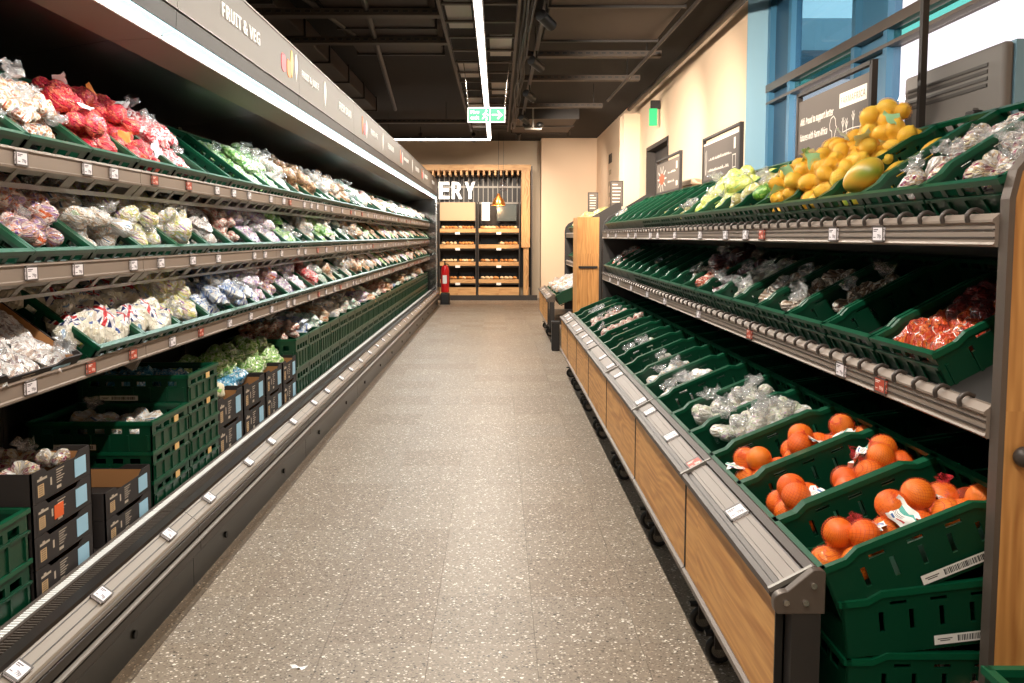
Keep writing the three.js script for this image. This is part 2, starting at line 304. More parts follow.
  for (const s of [-1, 1]) mesh('lamp_head', new THREE.SphereGeometry(0.07, 12, 8).scale(1, 0.8, 1).translate(0.12 * s, 0.07, 0), M.black, sens);
  // hanging fire exit sign
  const tex = canvasTex(512, 200, (g, w, h) => {
    g.fillStyle = '#f2f4f0'; g.fillRect(0, 0, w, h); g.fillStyle = '#1d9a5c'; g.fillRect(12, 12, 290, h - 24); g.fillRect(312, 12, w - 324, h - 24);
    g.fillStyle = '#f6fbf6'; g.font = 'bold 66px sans-serif'; g.fillText('Fire', 34, 86); g.fillText('exit', 34, 162);
    g.beginPath(); g.arc(252, 46, 15, 0, 7); g.fill(); g.lineWidth = 18; g.strokeStyle = '#f6fbf6'; g.lineCap = 'round';
    g.beginPath(); g.moveTo(246, 72); g.lineTo(232, 116); g.lineTo(262, 138); g.lineTo(254, 174); g.moveTo(232, 116); g.lineTo(204, 150); g.moveTo(244, 76); g.lineTo(276, 100); g.moveTo(242, 76); g.lineTo(212, 96); g.stroke();
    g.lineWidth = 22; g.beginPath(); g.moveTo(340, 100); g.lineTo(462, 100); g.moveTo(416, 52); g.lineTo(464, 100); g.lineTo(416, 148); g.stroke();
  });
  const ex = thing('fire_exit_sign', 'green hanging fire exit sign with white arrow under the strip light', 'exit sign', [-0.14, 3.01, -10]);
  mesh('box', box(0.46, 0.185, 0.03, 0, 0.09, 0), M.white, ex);
  mesh('face', new THREE.PlaneGeometry(0.45, 0.176).translate(0, 0.09, 0.0165), mat(0xffffff, 0.4, { map: tex, emissive: 0xffffff, emissiveMap: tex, emissiveIntensity: 0.35 }), ex);
  mesh('suspension_rod', [bar(V(-0.22, 0.18, 0), V(-0.28, 0.75, 0), 0.006), bar(V(0.22, 0.18, 0), V(0.28, 0.75, 0), 0.006)], M.chrome, ex);
  const ex2 = thing('exit_marker', 'small green exit sign projecting from the cream wall above the door', 'exit sign', [2.38, 3.45, -12.6]);
  mesh('panel', box(0.12, 0.26, 0.03, 0, 0, 0), mat(0x27b36c, 0.4, { emissive: 0x1fa05e, emissiveIntensity: 0.3 }), ex2);
  mesh('bracket', [box(0.14, 0.12, 0.06, 0.03, 0.19, 0)], M.black, ex2);
}

// ================= CRATES, CARTONS AND THEIR CONTENTS =================
function wavyPts(L, H, dip) { return dip ? [[0, H * 0.9], [L * 0.13, H * 0.9], [L * 0.2, H], [L * 0.8, H], [L * 0.87, H * 0.9], [L, H * 0.9]] : [[0, H], [L, H]]; }
function sideWall(L, H, t, dip, slots) {                    // in x (length) and y, thickness in z
  const s = new THREE.Shape(); s.moveTo(0, 0); s.lineTo(L, 0);
  for (const p of wavyPts(L, H, dip).reverse()) s.lineTo(p[0], p[1]);
  s.closePath();
  for (const [x0, x1, y0, y1] of slots) { const h = new THREE.Path(); h.moveTo(x0, y0); h.lineTo(x0, y1); h.lineTo(x1, y1); h.lineTo(x1, y0); h.closePath(); s.holes.push(h); }
  return new THREE.ExtrudeGeometry(s, { depth: t, bevelEnabled: false });
}
function rimBand(L, H, t, dip) {
  const top = wavyPts(L, H, dip), s = new THREE.Shape(); s.moveTo(0, top[0][1] - 0.014);
  for (const p of top) s.lineTo(p[0], p[1] + 0.003);
  for (const p of top.slice().reverse()) s.lineTo(p[0], p[1] - 0.014);
  return new THREE.ExtrudeGeometry(s, { depth: t, bevelEnabled: false });
}
// crate: front edge of the floor at the origin, depth runs to -z, width along x
function crateGeos(W, L, H, { dip = false, ribs = true, simple = false, upright = false } = {}) {
  const t = 0.007, slotsL = [], slotsW = [];
  const y0 = H * 0.60, y1 = H * 0.78;
  if (!simple) {
    if (upright) { for (let k = 0; k < 5; k++) slotsL.push([L * (0.18 + k * 0.15), L * (0.18 + k * 0.15) + 0.014, H * 0.36, H * 0.68]); for (let k = 0; k < 3; k++) slotsL.push([L * (0.24 + k * 0.2), L * (0.24 + k * 0.2) + 0.045, H * 0.77, H * 0.83]); }
    else for (let k = 0; k < 6; k++) slotsL.push([L * (0.1 + k * 0.14), L * (0.1 + k * 0.14) + L * 0.085, y0, y1]);
    for (let k = 0; k < 4; k++) slotsW.push([W * (0.1 + k * 0.21), W * (0.1 + k * 0.21) + W * 0.15, y0, y1]);
  }
  const body = [], rim = [];
  for (const s of [-1, 1]) {
    const g = sideWall(L, H, t, dip, slotsL).rotateY(Math.PI / 2).translate(s * (W / 2 - t) - (s < 0 ? 0 : 0) - (s < 0 ? t : 0) + (s < 0 ? t : 0), 0, 0);
    body.push(g.translate(s < 0 ? -t : 0, 0, 0));
    rim.push(rimBand(L, H, 0.018, dip).rotateY(Math.PI / 2).translate(s > 0 ? W / 2 - 0.012 : -W / 2 - 0.006, 0, 0));
    if (ribs && !simple) for (let k = 0; k < 7; k++) body.push(box(0.008, H * 0.55, 0.01, s * (W / 2 + 0.003), H * 0.29, -L * (0.04 + k * 0.153)));
  }
  const hw = dip ? H * 0.9 : H;
  for (const z of [0, -L]) {
    body.push(sideWall(W, hw, t, false, slotsW).translate(-W / 2, 0, z === 0 ? -t : z));
    rim.push(box(W + 0.012, 0.016, 0.02, 0, hw - 0.005, z === 0 ? -0.003 : z + 0.003));
    if (ribs && !simple) { for (let k = 0; k < 5; k++) body.push(box(0.01, H * 0.55, 0.008, -W / 2 + W * (0.06 + k * 0.22), H * 0.29, z === 0 ? 0.003 : z - 0.003)); body.push(box(W, 0.01, 0.008, 0, H * 0.55, z === 0 ? 0.003 : z - 0.003)); }
  }
  body.push(box(W - 0.004, 0.006, L - 0.004, 0, 0.003, -L / 2));
  return { body: merge(body), rim: merge(rim), W, L, H };
}
const CR = {
  left: crateGeos(0.405, 0.54, 0.13), leftFar: crateGeos(0.405, 0.54, 0.13, { simple: true }),
  right: crateGeos(0.375, 0.54, 0.13, { dip: true, upright: true }), deep: crateGeos(0.365, 0.54, 0.172, { dip: true, upright: true, ribs: false }),
  rightFar: crateGeos(0.375, 0.54, 0.13, { dip: true, simple: true }), deepFar: crateGeos(0.365, 0.54, 0.172, { dip: true, simple: true }),
  stackA: crateGeos(0.44, 0.56, 0.175), stackD: crateGeos(0.44, 0.58, 0.138), stackG: crateGeos(0.435, 0.56, 0.23), stackGFar: crateGeos(0.435, 0.56, 0.23, { simple: true }),
};
function addCrate(kind, pos, turn, tilt, label, group, withLabel = false) {
  const G = CR[kind], o = thing('plastic_crate', label, 'crate', pos, group);
  o.rotation.order = 'YXZ'; o.rotation.set(tilt, turn, 0);
  mesh('body', G.body, M.crate, o); mesh('rim', G.rim, M.crateRim, o);
  if (withLabel && G.W > 0.4 && rnd() < 0.7) mesh('amber_tag', box(0.05, 0.04, 0.003, 0.06, G.H * 0.66, 0.004), M.amberLabel, o);
  if (withLabel) { for (const s of [-1, 1]) mesh('barcode_strip', new THREE.PlaneGeometry(0.2, 0.026).rotateY(s * Math.PI / 2).translate(s * (G.W / 2 + 0.009), G.H * 0.16, -G.L * 0.62), M.labelStrip, o); }
  o.updateMatrixWorld(true);
  return Object.assign(o, { geo: G });
}

// ---- pieces of produce ----
function ico(detail) { const g = new THREE.IcosahedronGeometry(1, detail); g.deleteAttribute('uv'); g.deleteAttribute('normal'); return mergeVertices(g, 1e-4); }
function sphereUV(g, rx = 2, ry = 1.2) { const p = g.attributes.position, uv = new Float32Array(p.count * 2), v = V(0, 0, 0); for (let i = 0; i < p.count; i++) { v.fromBufferAttribute(p, i).normalize(); uv[2 * i] = (Math.atan2(v.z, v.x) / 6.283 + 0.5) * rx; uv[2 * i + 1] = (v.y * 0.5 + 0.5) * ry; } g.setAttribute('uv', new THREE.BufferAttribute(uv, 2)); }
// a skin stretched over n lumps of radius r strewn in an ellipsoid
function clusterGeo(seed, { n, r, s, wr = 0.05, detail = 5, lumps, pad = 0 }) {
  const q = rngOf(seed), g = ico(detail), p = g.attributes.position, d = V(0, 0, 0), c = [];
  if (lumps) for (const l of lumps) c.push(l); else for (let k = 0; k < n; k++) { const a = q() * 6.283, z = q() * 2 - 1, w = Math.sqrt(1 - z * z); c.push(V(s[0] * w * Math.cos(a), s[1] * z, s[2] * w * Math.sin(a))); }
  const rad = r + pad, no = noiseGrid(seed + 9, 32);
  for (let i = 0; i < p.count; i++) {
    d.fromBufferAttribute(p, i);
    let best = rad * 0.75;
    for (const l of c) { const b = l.dot(d), k = b * b - l.lengthSq() + rad * rad; if (k > 0) best = Math.max(best, b + Math.sqrt(k)); }
    best *= 1 + wr * (no(d.x * 6 + 9, d.y * 6 + d.z * 5 + 20) - 0.5) * 2;
    p.setXYZ(i, d.x * best, d.y * best, d.z * best);
  }
  sphereUV(g); g.computeVertexNormals();
  return g;
}
// a flat sealed packet
function pillowGeo(seed, w, l, t, nu = 12, nv = 16, wr = 0.35) {
  const no = noiseGrid(seed, 16), pos = [], uv = [], idx = [];
  for (const s of [1, -1]) for (let j = 0; j <= nv; j++) for (let i = 0; i <= nu; i++) {
    const a = i / nu * 2 - 1, b = j / nv * 2 - 1, f = Math.pow(Math.max(0, 1 - a * a * a * a), 0.6) * Math.pow(Math.max(0, 1 - Math.pow(Math.abs(b), 5)), 0.7);
    const lump = 1 + wr * (no(a * 3 + 5, b * 4 + 7) * 2 - 1) + 0.15 * (no(a * 8 + 3, b * 8 + 1) * 2 - 1);
    pos.push(a * w / 2 * (1 - 0.06 * f) + (no(b * 5 + 2, a + 11) - 0.5) * 0.02, s * t / 2 * f * lump + (1 - f) * (no(a * 6, b * 2 + 30) - 0.5) * 0.02, b * l / 2 + (no(a * 4 + 9, b) - 0.5) * 0.015);
    uv.push(i / nu, j / nv);
  }
  const N = (nu + 1) * (nv + 1);
  for (let h = 0; h < 2; h++) for (let j = 0; j < nv; j++) for (let i = 0; i < nu; i++) { const a = h * N + j * (nu + 1) + i, b = a + 1, c = a + nu + 1, e = c + 1; h ? idx.push(a, b, c, b, e, c) : idx.push(a, c, b, b, c, e); }
  const g = new THREE.BufferGeometry(); g.setAttribute('position', new THREE.Float32BufferAttribute(pos, 3)); g.setAttribute('uv', new THREE.Float32BufferAttribute(uv, 2)); g.setIndex(idx); g.computeVertexNormals();
  return g;
}
function crumpleGeo(seed, w, h, n = 13) {                    // gathered film at the neck of a bag
  const no = noiseGrid(seed, 16), pos = [], uv = [], idx = [];
  for (let j = 0; j <= n; j++) for (let i = 0; i <= n; i++) { const a = i / n * 6.283, b = j / n, r = w / 2 * (0.3 + 0.7 * b) * (0.35 + 1.3 * no(i * 2.3, j * 0.9)); pos.push(Math.cos(a) * r, h * b * (0.5 + 1.0 * no(i * 1.9 + 4, 7 + j * 0.7)), Math.sin(a) * r * 0.8); uv.push(i / n, b); }
  for (let j = 0; j < n; j++) for (let i = 0; i < n; i++) { const a = j * (n + 1) + i; idx.push(a, a + 1, a + n + 1, a + 1, a + n + 2, a + n + 1); }
  const g = new THREE.BufferGeometry(); g.setAttribute('position', new THREE.Float32BufferAttribute(pos, 3)); g.setAttribute('uv', new THREE.Float32BufferAttribute(uv, 2)); g.setIndex(idx); g.computeVertexNormals();
  return g;
}
// printed film over produce: pieces of produce seen through it, then print
function filmTex(seed, base, pieces, print, { size = [9, 20], n = 300, np = 26, flag = false, strip } = {}) {
  return canvasTex(256, 256, (g, w, h) => {
    const r = rngOf(seed), pick = (a) => a[Math.floor(r() * a.length)];
    g.fillStyle = base; g.fillRect(0, 0, w, h);
    for (let i = 0; i < n; i++) { g.fillStyle = pick(pieces); g.beginPath(); g.ellipse(r() * w, r() * h, size[0] + (size[1] - size[0]) * r(), size[0] * (0.5 + 0.5 * r()), r() * 3.14, 0, 7); g.fill(); }
    for (let i = 0; i < np * 1.5; i++) {
      g.fillStyle = g.strokeStyle = pick(print); const x = r() * w, y = r() * h, k = r();
      g.save(); g.translate(x, y); g.rotate((r() - 0.5) * 2);
      if (k < 0.35) g.fillRect(-14, -7, 16 + 22 * r(), 5 + 12 * r()); else if (k < 0.7) { g.lineWidth = 2 + 4 * r(); g.beginPath(); g.moveTo(-20, 0); g.quadraticCurveTo(0, -16 * r(), 22, 6 * r()); g.stroke(); } else { for (let q = 0; q < 4; q++) g.fillRect(-12, q * 5 - 8, 14 + 14 * r(), 2.4); }
      g.restore();
    }
    if (flag) for (const [x, y, s] of [[20, 30, 100], [140, 120, 110], [30, 180, 80]]) {
      g.save(); g.translate(x, y); g.rotate(0.3); g.beginPath(); g.rect(0, 0, s, s * 0.62); g.clip(); g.fillStyle = '#1d2a66'; g.fillRect(0, 0, s, s); g.strokeStyle = '#f4eef0'; g.lineWidth = s * 0.14; g.beginPath(); g.moveTo(0, 0); g.lineTo(s, s * 0.62); g.moveTo(s, 0); g.lineTo(0, s * 0.62); g.stroke();
      g.lineWidth = s * 0.2; g.beginPath(); g.moveTo(s / 2, 0); g.lineTo(s / 2, s); g.moveTo(0, s * 0.31); g.lineTo(s, s * 0.31); g.stroke(); g.strokeStyle = '#d0262e'; g.lineWidth = s * 0.1; g.stroke(); g.restore();
    }
    if (strip) { g.fillStyle = strip; g.fillRect(0, 100, w, 46); g.fillStyle = '#f4f2ee'; for (let q = 0; q < 6; q++) g.fillRect(14 + q * 40, 112, 24, 5), g.fillRect(14 + q * 40, 124, 18, 4); }
  });
}
const wrap = (map, more = {}) => new THREE.MeshPhysicalMaterial({ color: 0xffffff, map, roughness: 0.36, clearcoat: 0.7, clearcoatRoughness: 0.14, bumpMap: crinkleTex, bumpScale: 0.012, ...more });
// each kind: name, what the label calls it, category, near shapes, far shapes, material(s), size of a slot
const K = {};
function kind(key, name, phrase, category, geos, far, material, extra = {}) { K[key] = { name, phrase, category, geos, far, mats: Array.isArray(material) ? material : [material], ...extra }; }
const bagA = (s, o = {}) => [0, 1, 2].map((k) => clusterGeo(s + k * 17, { n: 9, r: 0.042, s: [0.062, 0.03, 0.085], wr: 0.07, detail: 5, ...o }));
const farA = (s) => [0, 1].map((k) => clusterGeo(s + k * 31, { n: 7, r: 0.07, s: [0.1, 0.03, 0.12], wr: 0.1, detail: 2 }));
const pilA = (s, w = 0.16, l = 0.23, t = 0.075) => [0, 1, 2].map((k) => pillowGeo(s + k * 13, w, l, t));
const farP = (s) => [0, 1].map((k) => pillowGeo(s + k * 7, 0.26, 0.3, 0.12, 6, 6));
kind('tan', 'onion_pack', 'tan printed onion pack', 'packet', pilA(101, 0.13, 0.17, 0.06), farP(102), wrap(filmTex(1, '#f2e4d2', ['#e8be90', '#dc9560', '#fbf4ec', '#cc7a48'], ['#c6392e', '#f7f3ee', '#8b8f96', '#c85a3a'], { np: 34 })), { cols: 3, rows: 4, film: true });
kind('rednet', 'apple_net', 'red net of apples', 'net bag', bagA(111), farA(112), [wrap(filmTex(2, '#d8203c', ['#ec3a44', '#c41434', '#f06048', '#e87a58'], ['#e98a6a', '#c92a3c'], { np: 8 }), { roughness: 0.5, clearcoat: 0.2 })], { cols: 2, rows: 3, label: true });
kind('pink', 'tomato_pack', 'red and white tomato bag', 'packet', pilA(121), farP(122), wrap(filmTex(3, '#f4c0bc', ['#e03a44', '#f07068', '#ffe6e2', '#d42838'], ['#fbf4f2', '#d02030', '#f6e6e4'], { np: 30 })), { cols: 2, rows: 3, film: true });
kind('green', 'salad_bag', 'green and white salad bag', 'packet', pilA(131, 0.18, 0.25), farP(132), wrap(filmTex(4, '#dcf0d0', ['#94cc68', '#5ca644', '#ecfae0', '#c0e28c'], ['#ffffff', '#3a6fb0', '#4a9a3f', '#e9f2e4'], { np: 30 })), { cols: 2, rows: 3, film: true });
kind('white', 'parsnip_bag', 'white bag of roots', 'packet', bagA(141), farA(142), wrap(filmTex(5, '#f6f2ee', ['#ffffff', '#f0e2d2', '#e2c8ae', '#ffffff'], ['#b8cbd8', '#f4b8a4', '#6f9ac4', '#ffffff', '#7fb46a'], { np: 24 })), { cols: 2, rows: 3, film: true });
kind('pinkroot', 'potato_bag', 'pinkish potato bag', 'potato bag', bagA(151), farA(152), wrap(filmTex(6, '#f6dcd6', ['#f0bcae', '#ffeee8', '#e09a82', '#c8a4d0'], ['#ffffff', '#8a68b4', '#ec6a2c', '#ffffff'], { np: 22 })), { cols: 2, rows: 3, film: true });
kind('violet', 'sprout_bag', 'lilac printed vegetable bag', 'packet', pilA(161), farP(162), wrap(filmTex(7, '#efe6f4', ['#ffffff', '#c8acde', '#f4dcdc', '#ffffff'], ['#5a389a', '#8460c0', '#ffffff', '#e08cc0'], { np: 36 })), { cols: 2, rows: 3, film: true });
kind('blue', 'carrot_bag', 'blue speckled vegetable bag', 'packet', pilA(171), farP(172), wrap(filmTex(8, '#e2ebf6', ['#ffffff', '#a4c0ea', '#f4eee0', '#ecf2fa'], ['#2c4fa8', '#4a6cc0', '#ffffff', '#7fa2d8', '#23408e'], { np: 60 })), { cols: 2, rows: 3, film: true });
kind('yellow', 'pepper_bag', 'pale yellow vegetable bag', 'packet', bagA(181, { r: 0.05, n: 6 }), farA(182), wrap(filmTex(9, '#f6f0e0', ['#f6e89a', '#e4e890', '#ffffff', '#ffffff', '#ecd4c0'], ['#ffffff', '#b088c4', '#b8dce8', '#88b860'], { np: 18 })), { cols: 2, rows: 3, film: true });
kind('teal', 'herb_bag', 'turquoise printed herb bag', 'packet', pilA(191), farP(192), wrap(filmTex(10, '#e2f2ec', ['#94d0bc', '#f6fbf4', '#c8e8cc', '#fbf8ee'], ['#2fa090', '#ffffff', '#3d78a8', '#dcebe6'], { np: 30 })), { cols: 2, rows: 3, film: true });
kind('jack', 'white_potato_sack', 'flag printed potato sack', 'potato bag', [0, 1, 2].map((k) => pillowGeo(201 + k, 0.24, 0.34, 0.13, 14, 18)), farP(202), wrap(filmTex(11, '#f1ead9', ['#f4ecd8', '#ece2c8', '#f7f2e8'], ['#2d4f98', '#8cb4d8', '#d8d46a'], { flag: true, np: 10, n: 60 })), { cols: 1.5, rows: 2 });
kind('beige', 'bread_root_bag', 'beige and orange root bag', 'packet', bagA(211), farA(212), wrap(filmTex(12, '#e2cdb2', ['#d9a878', '#f0e4d4', '#c98a58', '#e9d8c4'], ['#f7f3ec', '#c8642e', '#ffffff'], { np: 20 })), { cols: 2, rows: 3, film: true });
kind('brown', 'potato_paper_bag', 'brown vegetable bag', 'potato bag', bagA(221), farA(222), wrap(filmTex(13, '#9a7350', ['#b98a5c', '#7c5638', '#d2a878'], ['#e9dcc8', '#c8642e'], { np: 10 })), { cols: 2, rows: 3 });
kind('mush', 'mushroom_pack', 'white mushroom punnet', 'punnet', [0, 1].map((k) => pillowGeo(231 + k, 0.15, 0.19, 0.06, 12, 14, 0.25)), farP(232), wrap(filmTex(14, '#f2eae6', ['#ffffff', '#dcc6ba', '#fbf4f0'], ['#ffffff', '#9c8a88', '#c9b8bc', '#5a4a48'], { np: 34 })), { cols: 2, rows: 3, film: true });
kind('garlic', 'garlic_net', 'pink and white garlic net', 'net bag', bagA(241, { r: 0.03, n: 10, s: [0.06, 0.02, 0.09] }), farA(242), wrap(filmTex(15, '#e8d2c4', ['#f6ece4', '#d88a72', '#f2dccf', '#c86a58'], ['#ffffff', '#b8485a'], { np: 16, size: [8, 16] })), { cols: 2, rows: 3, film: true });
kind('dates', 'fruit_net', 'white net with red print', 'net bag', bagA(251, { r: 0.034, n: 9 }), farA(252), wrap(filmTex(16, '#ded2c8', ['#e9d8b0', '#f4efe9', '#d8b890', '#efe7df'], ['#8c2a50', '#b04a6a', '#ffffff', '#5f2038'], { np: 40 })), { cols: 2, rows: 3, film: true });
kind('lemon', 'lemon_net', 'yellow net of lemons', 'net bag', [0, 1, 2].map((k) => clusterGeo(261 + k * 5, { n: 10, r: 0.038, s: [0.062, 0.04, 0.085], wr: 0.0, detail: 8 })), farA(262), wrap(filmTex(17, '#e8a520', ['#f0b428', '#e69c18', '#f4c23a'], ['#eeb030', '#e09818'], { np: 4, n: 140 }), { roughness: 0.45, clearcoat: 0.15, bumpScale: 0.0006 }), { cols: 2, rows: 3, label: true });
kind('lime', 'lime_net', 'green net of limes', 'net bag', bagA(271, { r: 0.034, n: 6, s: [0.05, 0.02, 0.06] }), farA(272), wrap(filmTex(18, '#5f9e2c', ['#79b53a', '#4a8a24', '#a4c85a'], ['#cfe08a', '#2fae5a'], { np: 8, n: 120 }), { bumpScale: 0.002 }), { cols: 2, rows: 2 });
kind('apple', 'apple_bag', 'bag of green apples', 'fruit bag', bagA(281, { r: 0.046, n: 6, s: [0.06, 0.03, 0.075], wr: 0.04 }), farA(282), wrap(filmTex(19, '#c3cc6a', ['#b8c650', '#d6d88a', '#a8ba48', '#e4dfae'], ['#eef0e2', '#5fae5a', '#d8c878'], { np: 14, n: 120 }), { bumpScale: 0.004 }), { cols: 2, rows: 3, film: true });
kind('pear', 'pear_bag', 'bag of pale pears', 'fruit bag', bagA(291, { r: 0.036, n: 8 }), farA(292), wrap(filmTex(20, '#d8cf8e', ['#cfc66a', '#e6dfb0', '#c2bc64'], ['#f2efe2', '#ffffff', '#c8b868'], { np: 14, n: 140 })), { cols: 2, rows: 3, film: true });
kind('redpep', 'red_pepper_pack', 'red and orange pepper pack', 'packet', pilA(301, 0.15, 0.2, 0.09), farP(302), wrap(filmTex(21, '#c8401e', ['#e25a22', '#b82a1a', '#d8481e', '#e8782a'], ['#f4f0ea', '#1c1a1c', '#f4f0ea', '#2a2428'], { np: 22 })), { cols: 2, rows: 3 });
kind('darkred', 'beetroot_bag', 'dark red beetroot bag', 'packet', bagA(311), farA(312), wrap(filmTex(22, '#5c1a1c', ['#74201f', '#4a1216', '#8a2a26'], ['#c8b8b8', '#9a4a40'], { np: 6 })), { cols: 2, rows: 3 });
kind('tomato', 'plum_tomato_bag', 'orange red tomato bag', 'packet', bagA(321, { r: 0.036 }), farA(322), wrap(filmTex(23, '#c0523a', ['#d86a48', '#b83a2c', '#e29a78', '#e0c0ae'], ['#f2e6dc', '#5a2a38', '#ead0c4'], { np: 16 })), { cols: 2, rows: 3, film: true });
kind('purple', 'grape_bag', 'dark purple grape bag', 'fruit bag', bagA(331, { r: 0.03, n: 12 }), farA(332), wrap(filmTex(24, '#4a2c30', ['#5c343a', '#3a2026', '#7a4a4c'], ['#d8d8e0', '#b8bcc8', '#8a6a70'], { np: 26 })), { cols: 2, rows: 3, film: true });
kind('dusk', 'mushroom_bag', 'brown and cream mushrooms', 'punnet', bagA(341, { r: 0.03, n: 10 }), farA(342), wrap(filmTex(25, '#7c6450', ['#a08468', '#5f4a3a', '#d8c6b0', '#e6dccf'], ['#dfe6ea', '#8a98a0', '#f0ece6'], { np: 18 })), { cols: 2, rows: 3, film: true });
kind('ginger', 'white_radish_bag', 'white vegetables in knotted bag', 'packet', bagA(351, { r: 0.034, n: 8 }), farA(352), wrap(filmTex(26, '#d8d2c4', ['#efe9dc', '#e2d6c0', '#cfd6b8', '#f6f3ec'], ['#ffffff', '#c8a8c0', '#a8b890', '#f0e2d2'], { np: 18 })), { cols: 2, rows: 3, neck: true });
kind('cauli', 'cauliflower', 'cream cauliflower', 'cauliflower', [0, 1].map((k) => clusterGeo(361 + k, { n: 26, r: 0.034, s: [0.068, 0.05, 0.068], wr: 0.05, detail: 6 })), farA(362), mat(0xe9dfc0, 0.8), { cols: 2, rows: 2.5, leaves: true });
kind('lettuce', 'lettuce', 'green lettuce', 'lettuce', [0, 1, 2].map((k) => clusterGeo(371 + k, { n: 12, r: 0.05, s: [0.06, 0.045, 0.06], wr: 0.14, detail: 6 })), farA(372), wrap(filmTex(27, '#bfe08e', ['#94cc60', '#dcf2b4', '#6cac48', '#f2fadf'], ['#e9f4dc', '#4a8a3a', '#b8d48a'], { np: 22 }), { roughness: 0.45 }), { cols: 2, rows: 2.5 });
kind('bluebag', 'cabbage_bag', 'bright blue vegetable bag', 'packet', pilA(381, 0.2, 0.24, 0.1), farP(382), wrap(filmTex(28, '#4fa6cf', ['#7cc0e0', '#2f86b4', '#e8f2f6'], ['#ffffff', '#1f6a98'], { np: 16 })), { cols: 2, rows: 2 });
const cardGeo = pillowGeo(77, 0.06, 0.085, 0.006, 4, 5, 0.1), neckGeo = [0, 1].map((k) => crumpleGeo(90 + k, 0.085, 0.05)), leafGeo = crumpleGeo(95, 0.2, 0.09, 8);
const labelCard = { rednet: [mat(0xe07a2a, 0.5), mat(0xf2eeee, 0.5)], lemon: [mat(0xd8e2c8, 0.5), mat(0xa8cfa0, 0.5)] };
const lettuceLeaf = mat(0x8fb860, 0.6, { side: THREE.DoubleSide });

const tmpM = new THREE.Matrix4(), tmpQ = new THREE.Quaternion();
function putItem(key, holder, lx, ly, lz, where, far, scale = 1, flat = 0.35, spot = '') {
  const k = K[key], list = far ? k.far : k.geos, geo = list[Math.floor(rnd() * list.length)];
  const o = new THREE.Group(); o.name = numbered(k.name); scene.add(o);
  tag(o, `${k.phrase}${spot} ${where}`, k.category, `${k.name.replaceAll('_', ' ')}s ${where}`);
  const e = new THREE.Euler((rnd() - 0.5) * flat, (rnd() - 0.5) * 1.6 + (rnd() < 0.5 ? Math.PI : 0), (rnd() - 0.5) * flat);
  tmpM.compose(V(lx, ly, lz), tmpQ.setFromEuler(e), V(scale, scale, scale)).premultiply(holder.matrixWorld);
  tmpM.decompose(o.position, o.quaternion, o.scale);
  mesh(far ? 'bag' : key === 'cauli' ? 'head' : key === 'lettuce' ? 'leaves' : 'bag', geo, k.mats[0], o);
  if (!far && k.label && rnd() < 0.55) { const c = mesh('label_card', cardGeo, labelCard[key][Math.floor(rnd() * 2)], o); c.position.set((rnd() - 0.5) * 0.06, 0.07, (rnd() - 0.5) * 0.1); c.rotation.set(0.5 + rnd() * 0.8, rnd() * 3, (rnd() - 0.5)); }
  if (!far && (k.neck || (k.film && rnd() < 0.45))) { const c = mesh('film_neck', neckGeo[Math.floor(rnd() * 2)], M.film, o); c.position.set(0, 0.045, (rnd() - 0.5) * 0.12); c.rotation.set((rnd() - 0.5) * 0.8, rnd() * 6, (rnd() - 0.5) * 0.8); }
  if (!far && k.leaves) { const c = mesh('leaf', leafGeo, lettuceLeaf, o); c.position.set(0, -0.075, 0); }
  return o;
}
// strew n columns by rows of a kind over the floor of a crate; frac leaves some of the depth bare
function fill(key, crate, where, far, { y = 0.055, from = 0, to = 1, layers = 1, scale = 1, skip = 0, dense = false } = {}) {
  const k = K[key], G = crate.geo;
  const cols = far ? 1 : Math.max(1, Math.round(k.cols)), rows = far ? 2 : dense ? 4 : Math.round(k.rows);
  const DW = rows === 2 ? ['front', 'back'] : rows === 3 ? ['front', 'middle', 'back'] : ['front', 'second', 'third', 'back'], CW = cols === 1 ? [''] : cols === 2 ? [' near side', ' far side'] : [' near side', ' centre', ' far side'];
  const side = Math.sign(crate.position.x);
  for (let l = 0; l < layers; l++) for (let j = 0; j < rows; j++) for (let i = 0; i < cols; i++) {
    if (rnd() < skip || (l && rnd() < (j === 0 ? 0.75 : 0.4))) continue;
    const t = from + (to - from) * (j + 0.5 + (rnd() - 0.5) * 0.3) / rows, room = Math.min(G.L / 2 - 0.02, 0.115 * scale);
    putItem(key, crate, ((i + 0.5) / cols - 0.5) * (G.W - 0.05) * 0.9 + (rnd() - 0.5) * 0.02, (far ? Math.max(0.075, y) : y) + l * 0.07 + rnd() * 0.015, -room - t * (G.L - 2 * room), where, far, scale * (0.88 + rnd() * 0.18), 0.35, `, ${DW[j]}${CW[side < 0 ? i : cols - 1 - i]}${l ? ' on top' : ''},`);
  }
}

// ================= REFRIGERATED CASES (left of the aisle) =================
const font = await new FontLoader().loadAsync('fonts/droid/droid_sans_bold.typeface.json');
function textGeo(t, h, width, depth = 0.006) {
  const g = new TextGeometry(t, { font, size: 1, depth: 0.02, curveSegments: 3, bevelEnabled: false }); g.computeBoundingBox(); const b = g.boundingBox;
  g.translate(-(b.min.x + b.max.x) / 2, -(b.min.y + b.max.y) / 2, 0); g.scale(width / (b.max.x - b.min.x), h / (b.max.y - b.min.y), depth / 0.02);
  return g;
}
const RAILTOP = [1.923, 1.537, 1.148], LT = 0.646;          // price rail heights and slope of the shelves
const CASE0 = 1.46, CASEL = 2.2, NCASE = 8;
const mirrorDark = mat(0x8a8784, 0.08, { metalness: 0.9 });
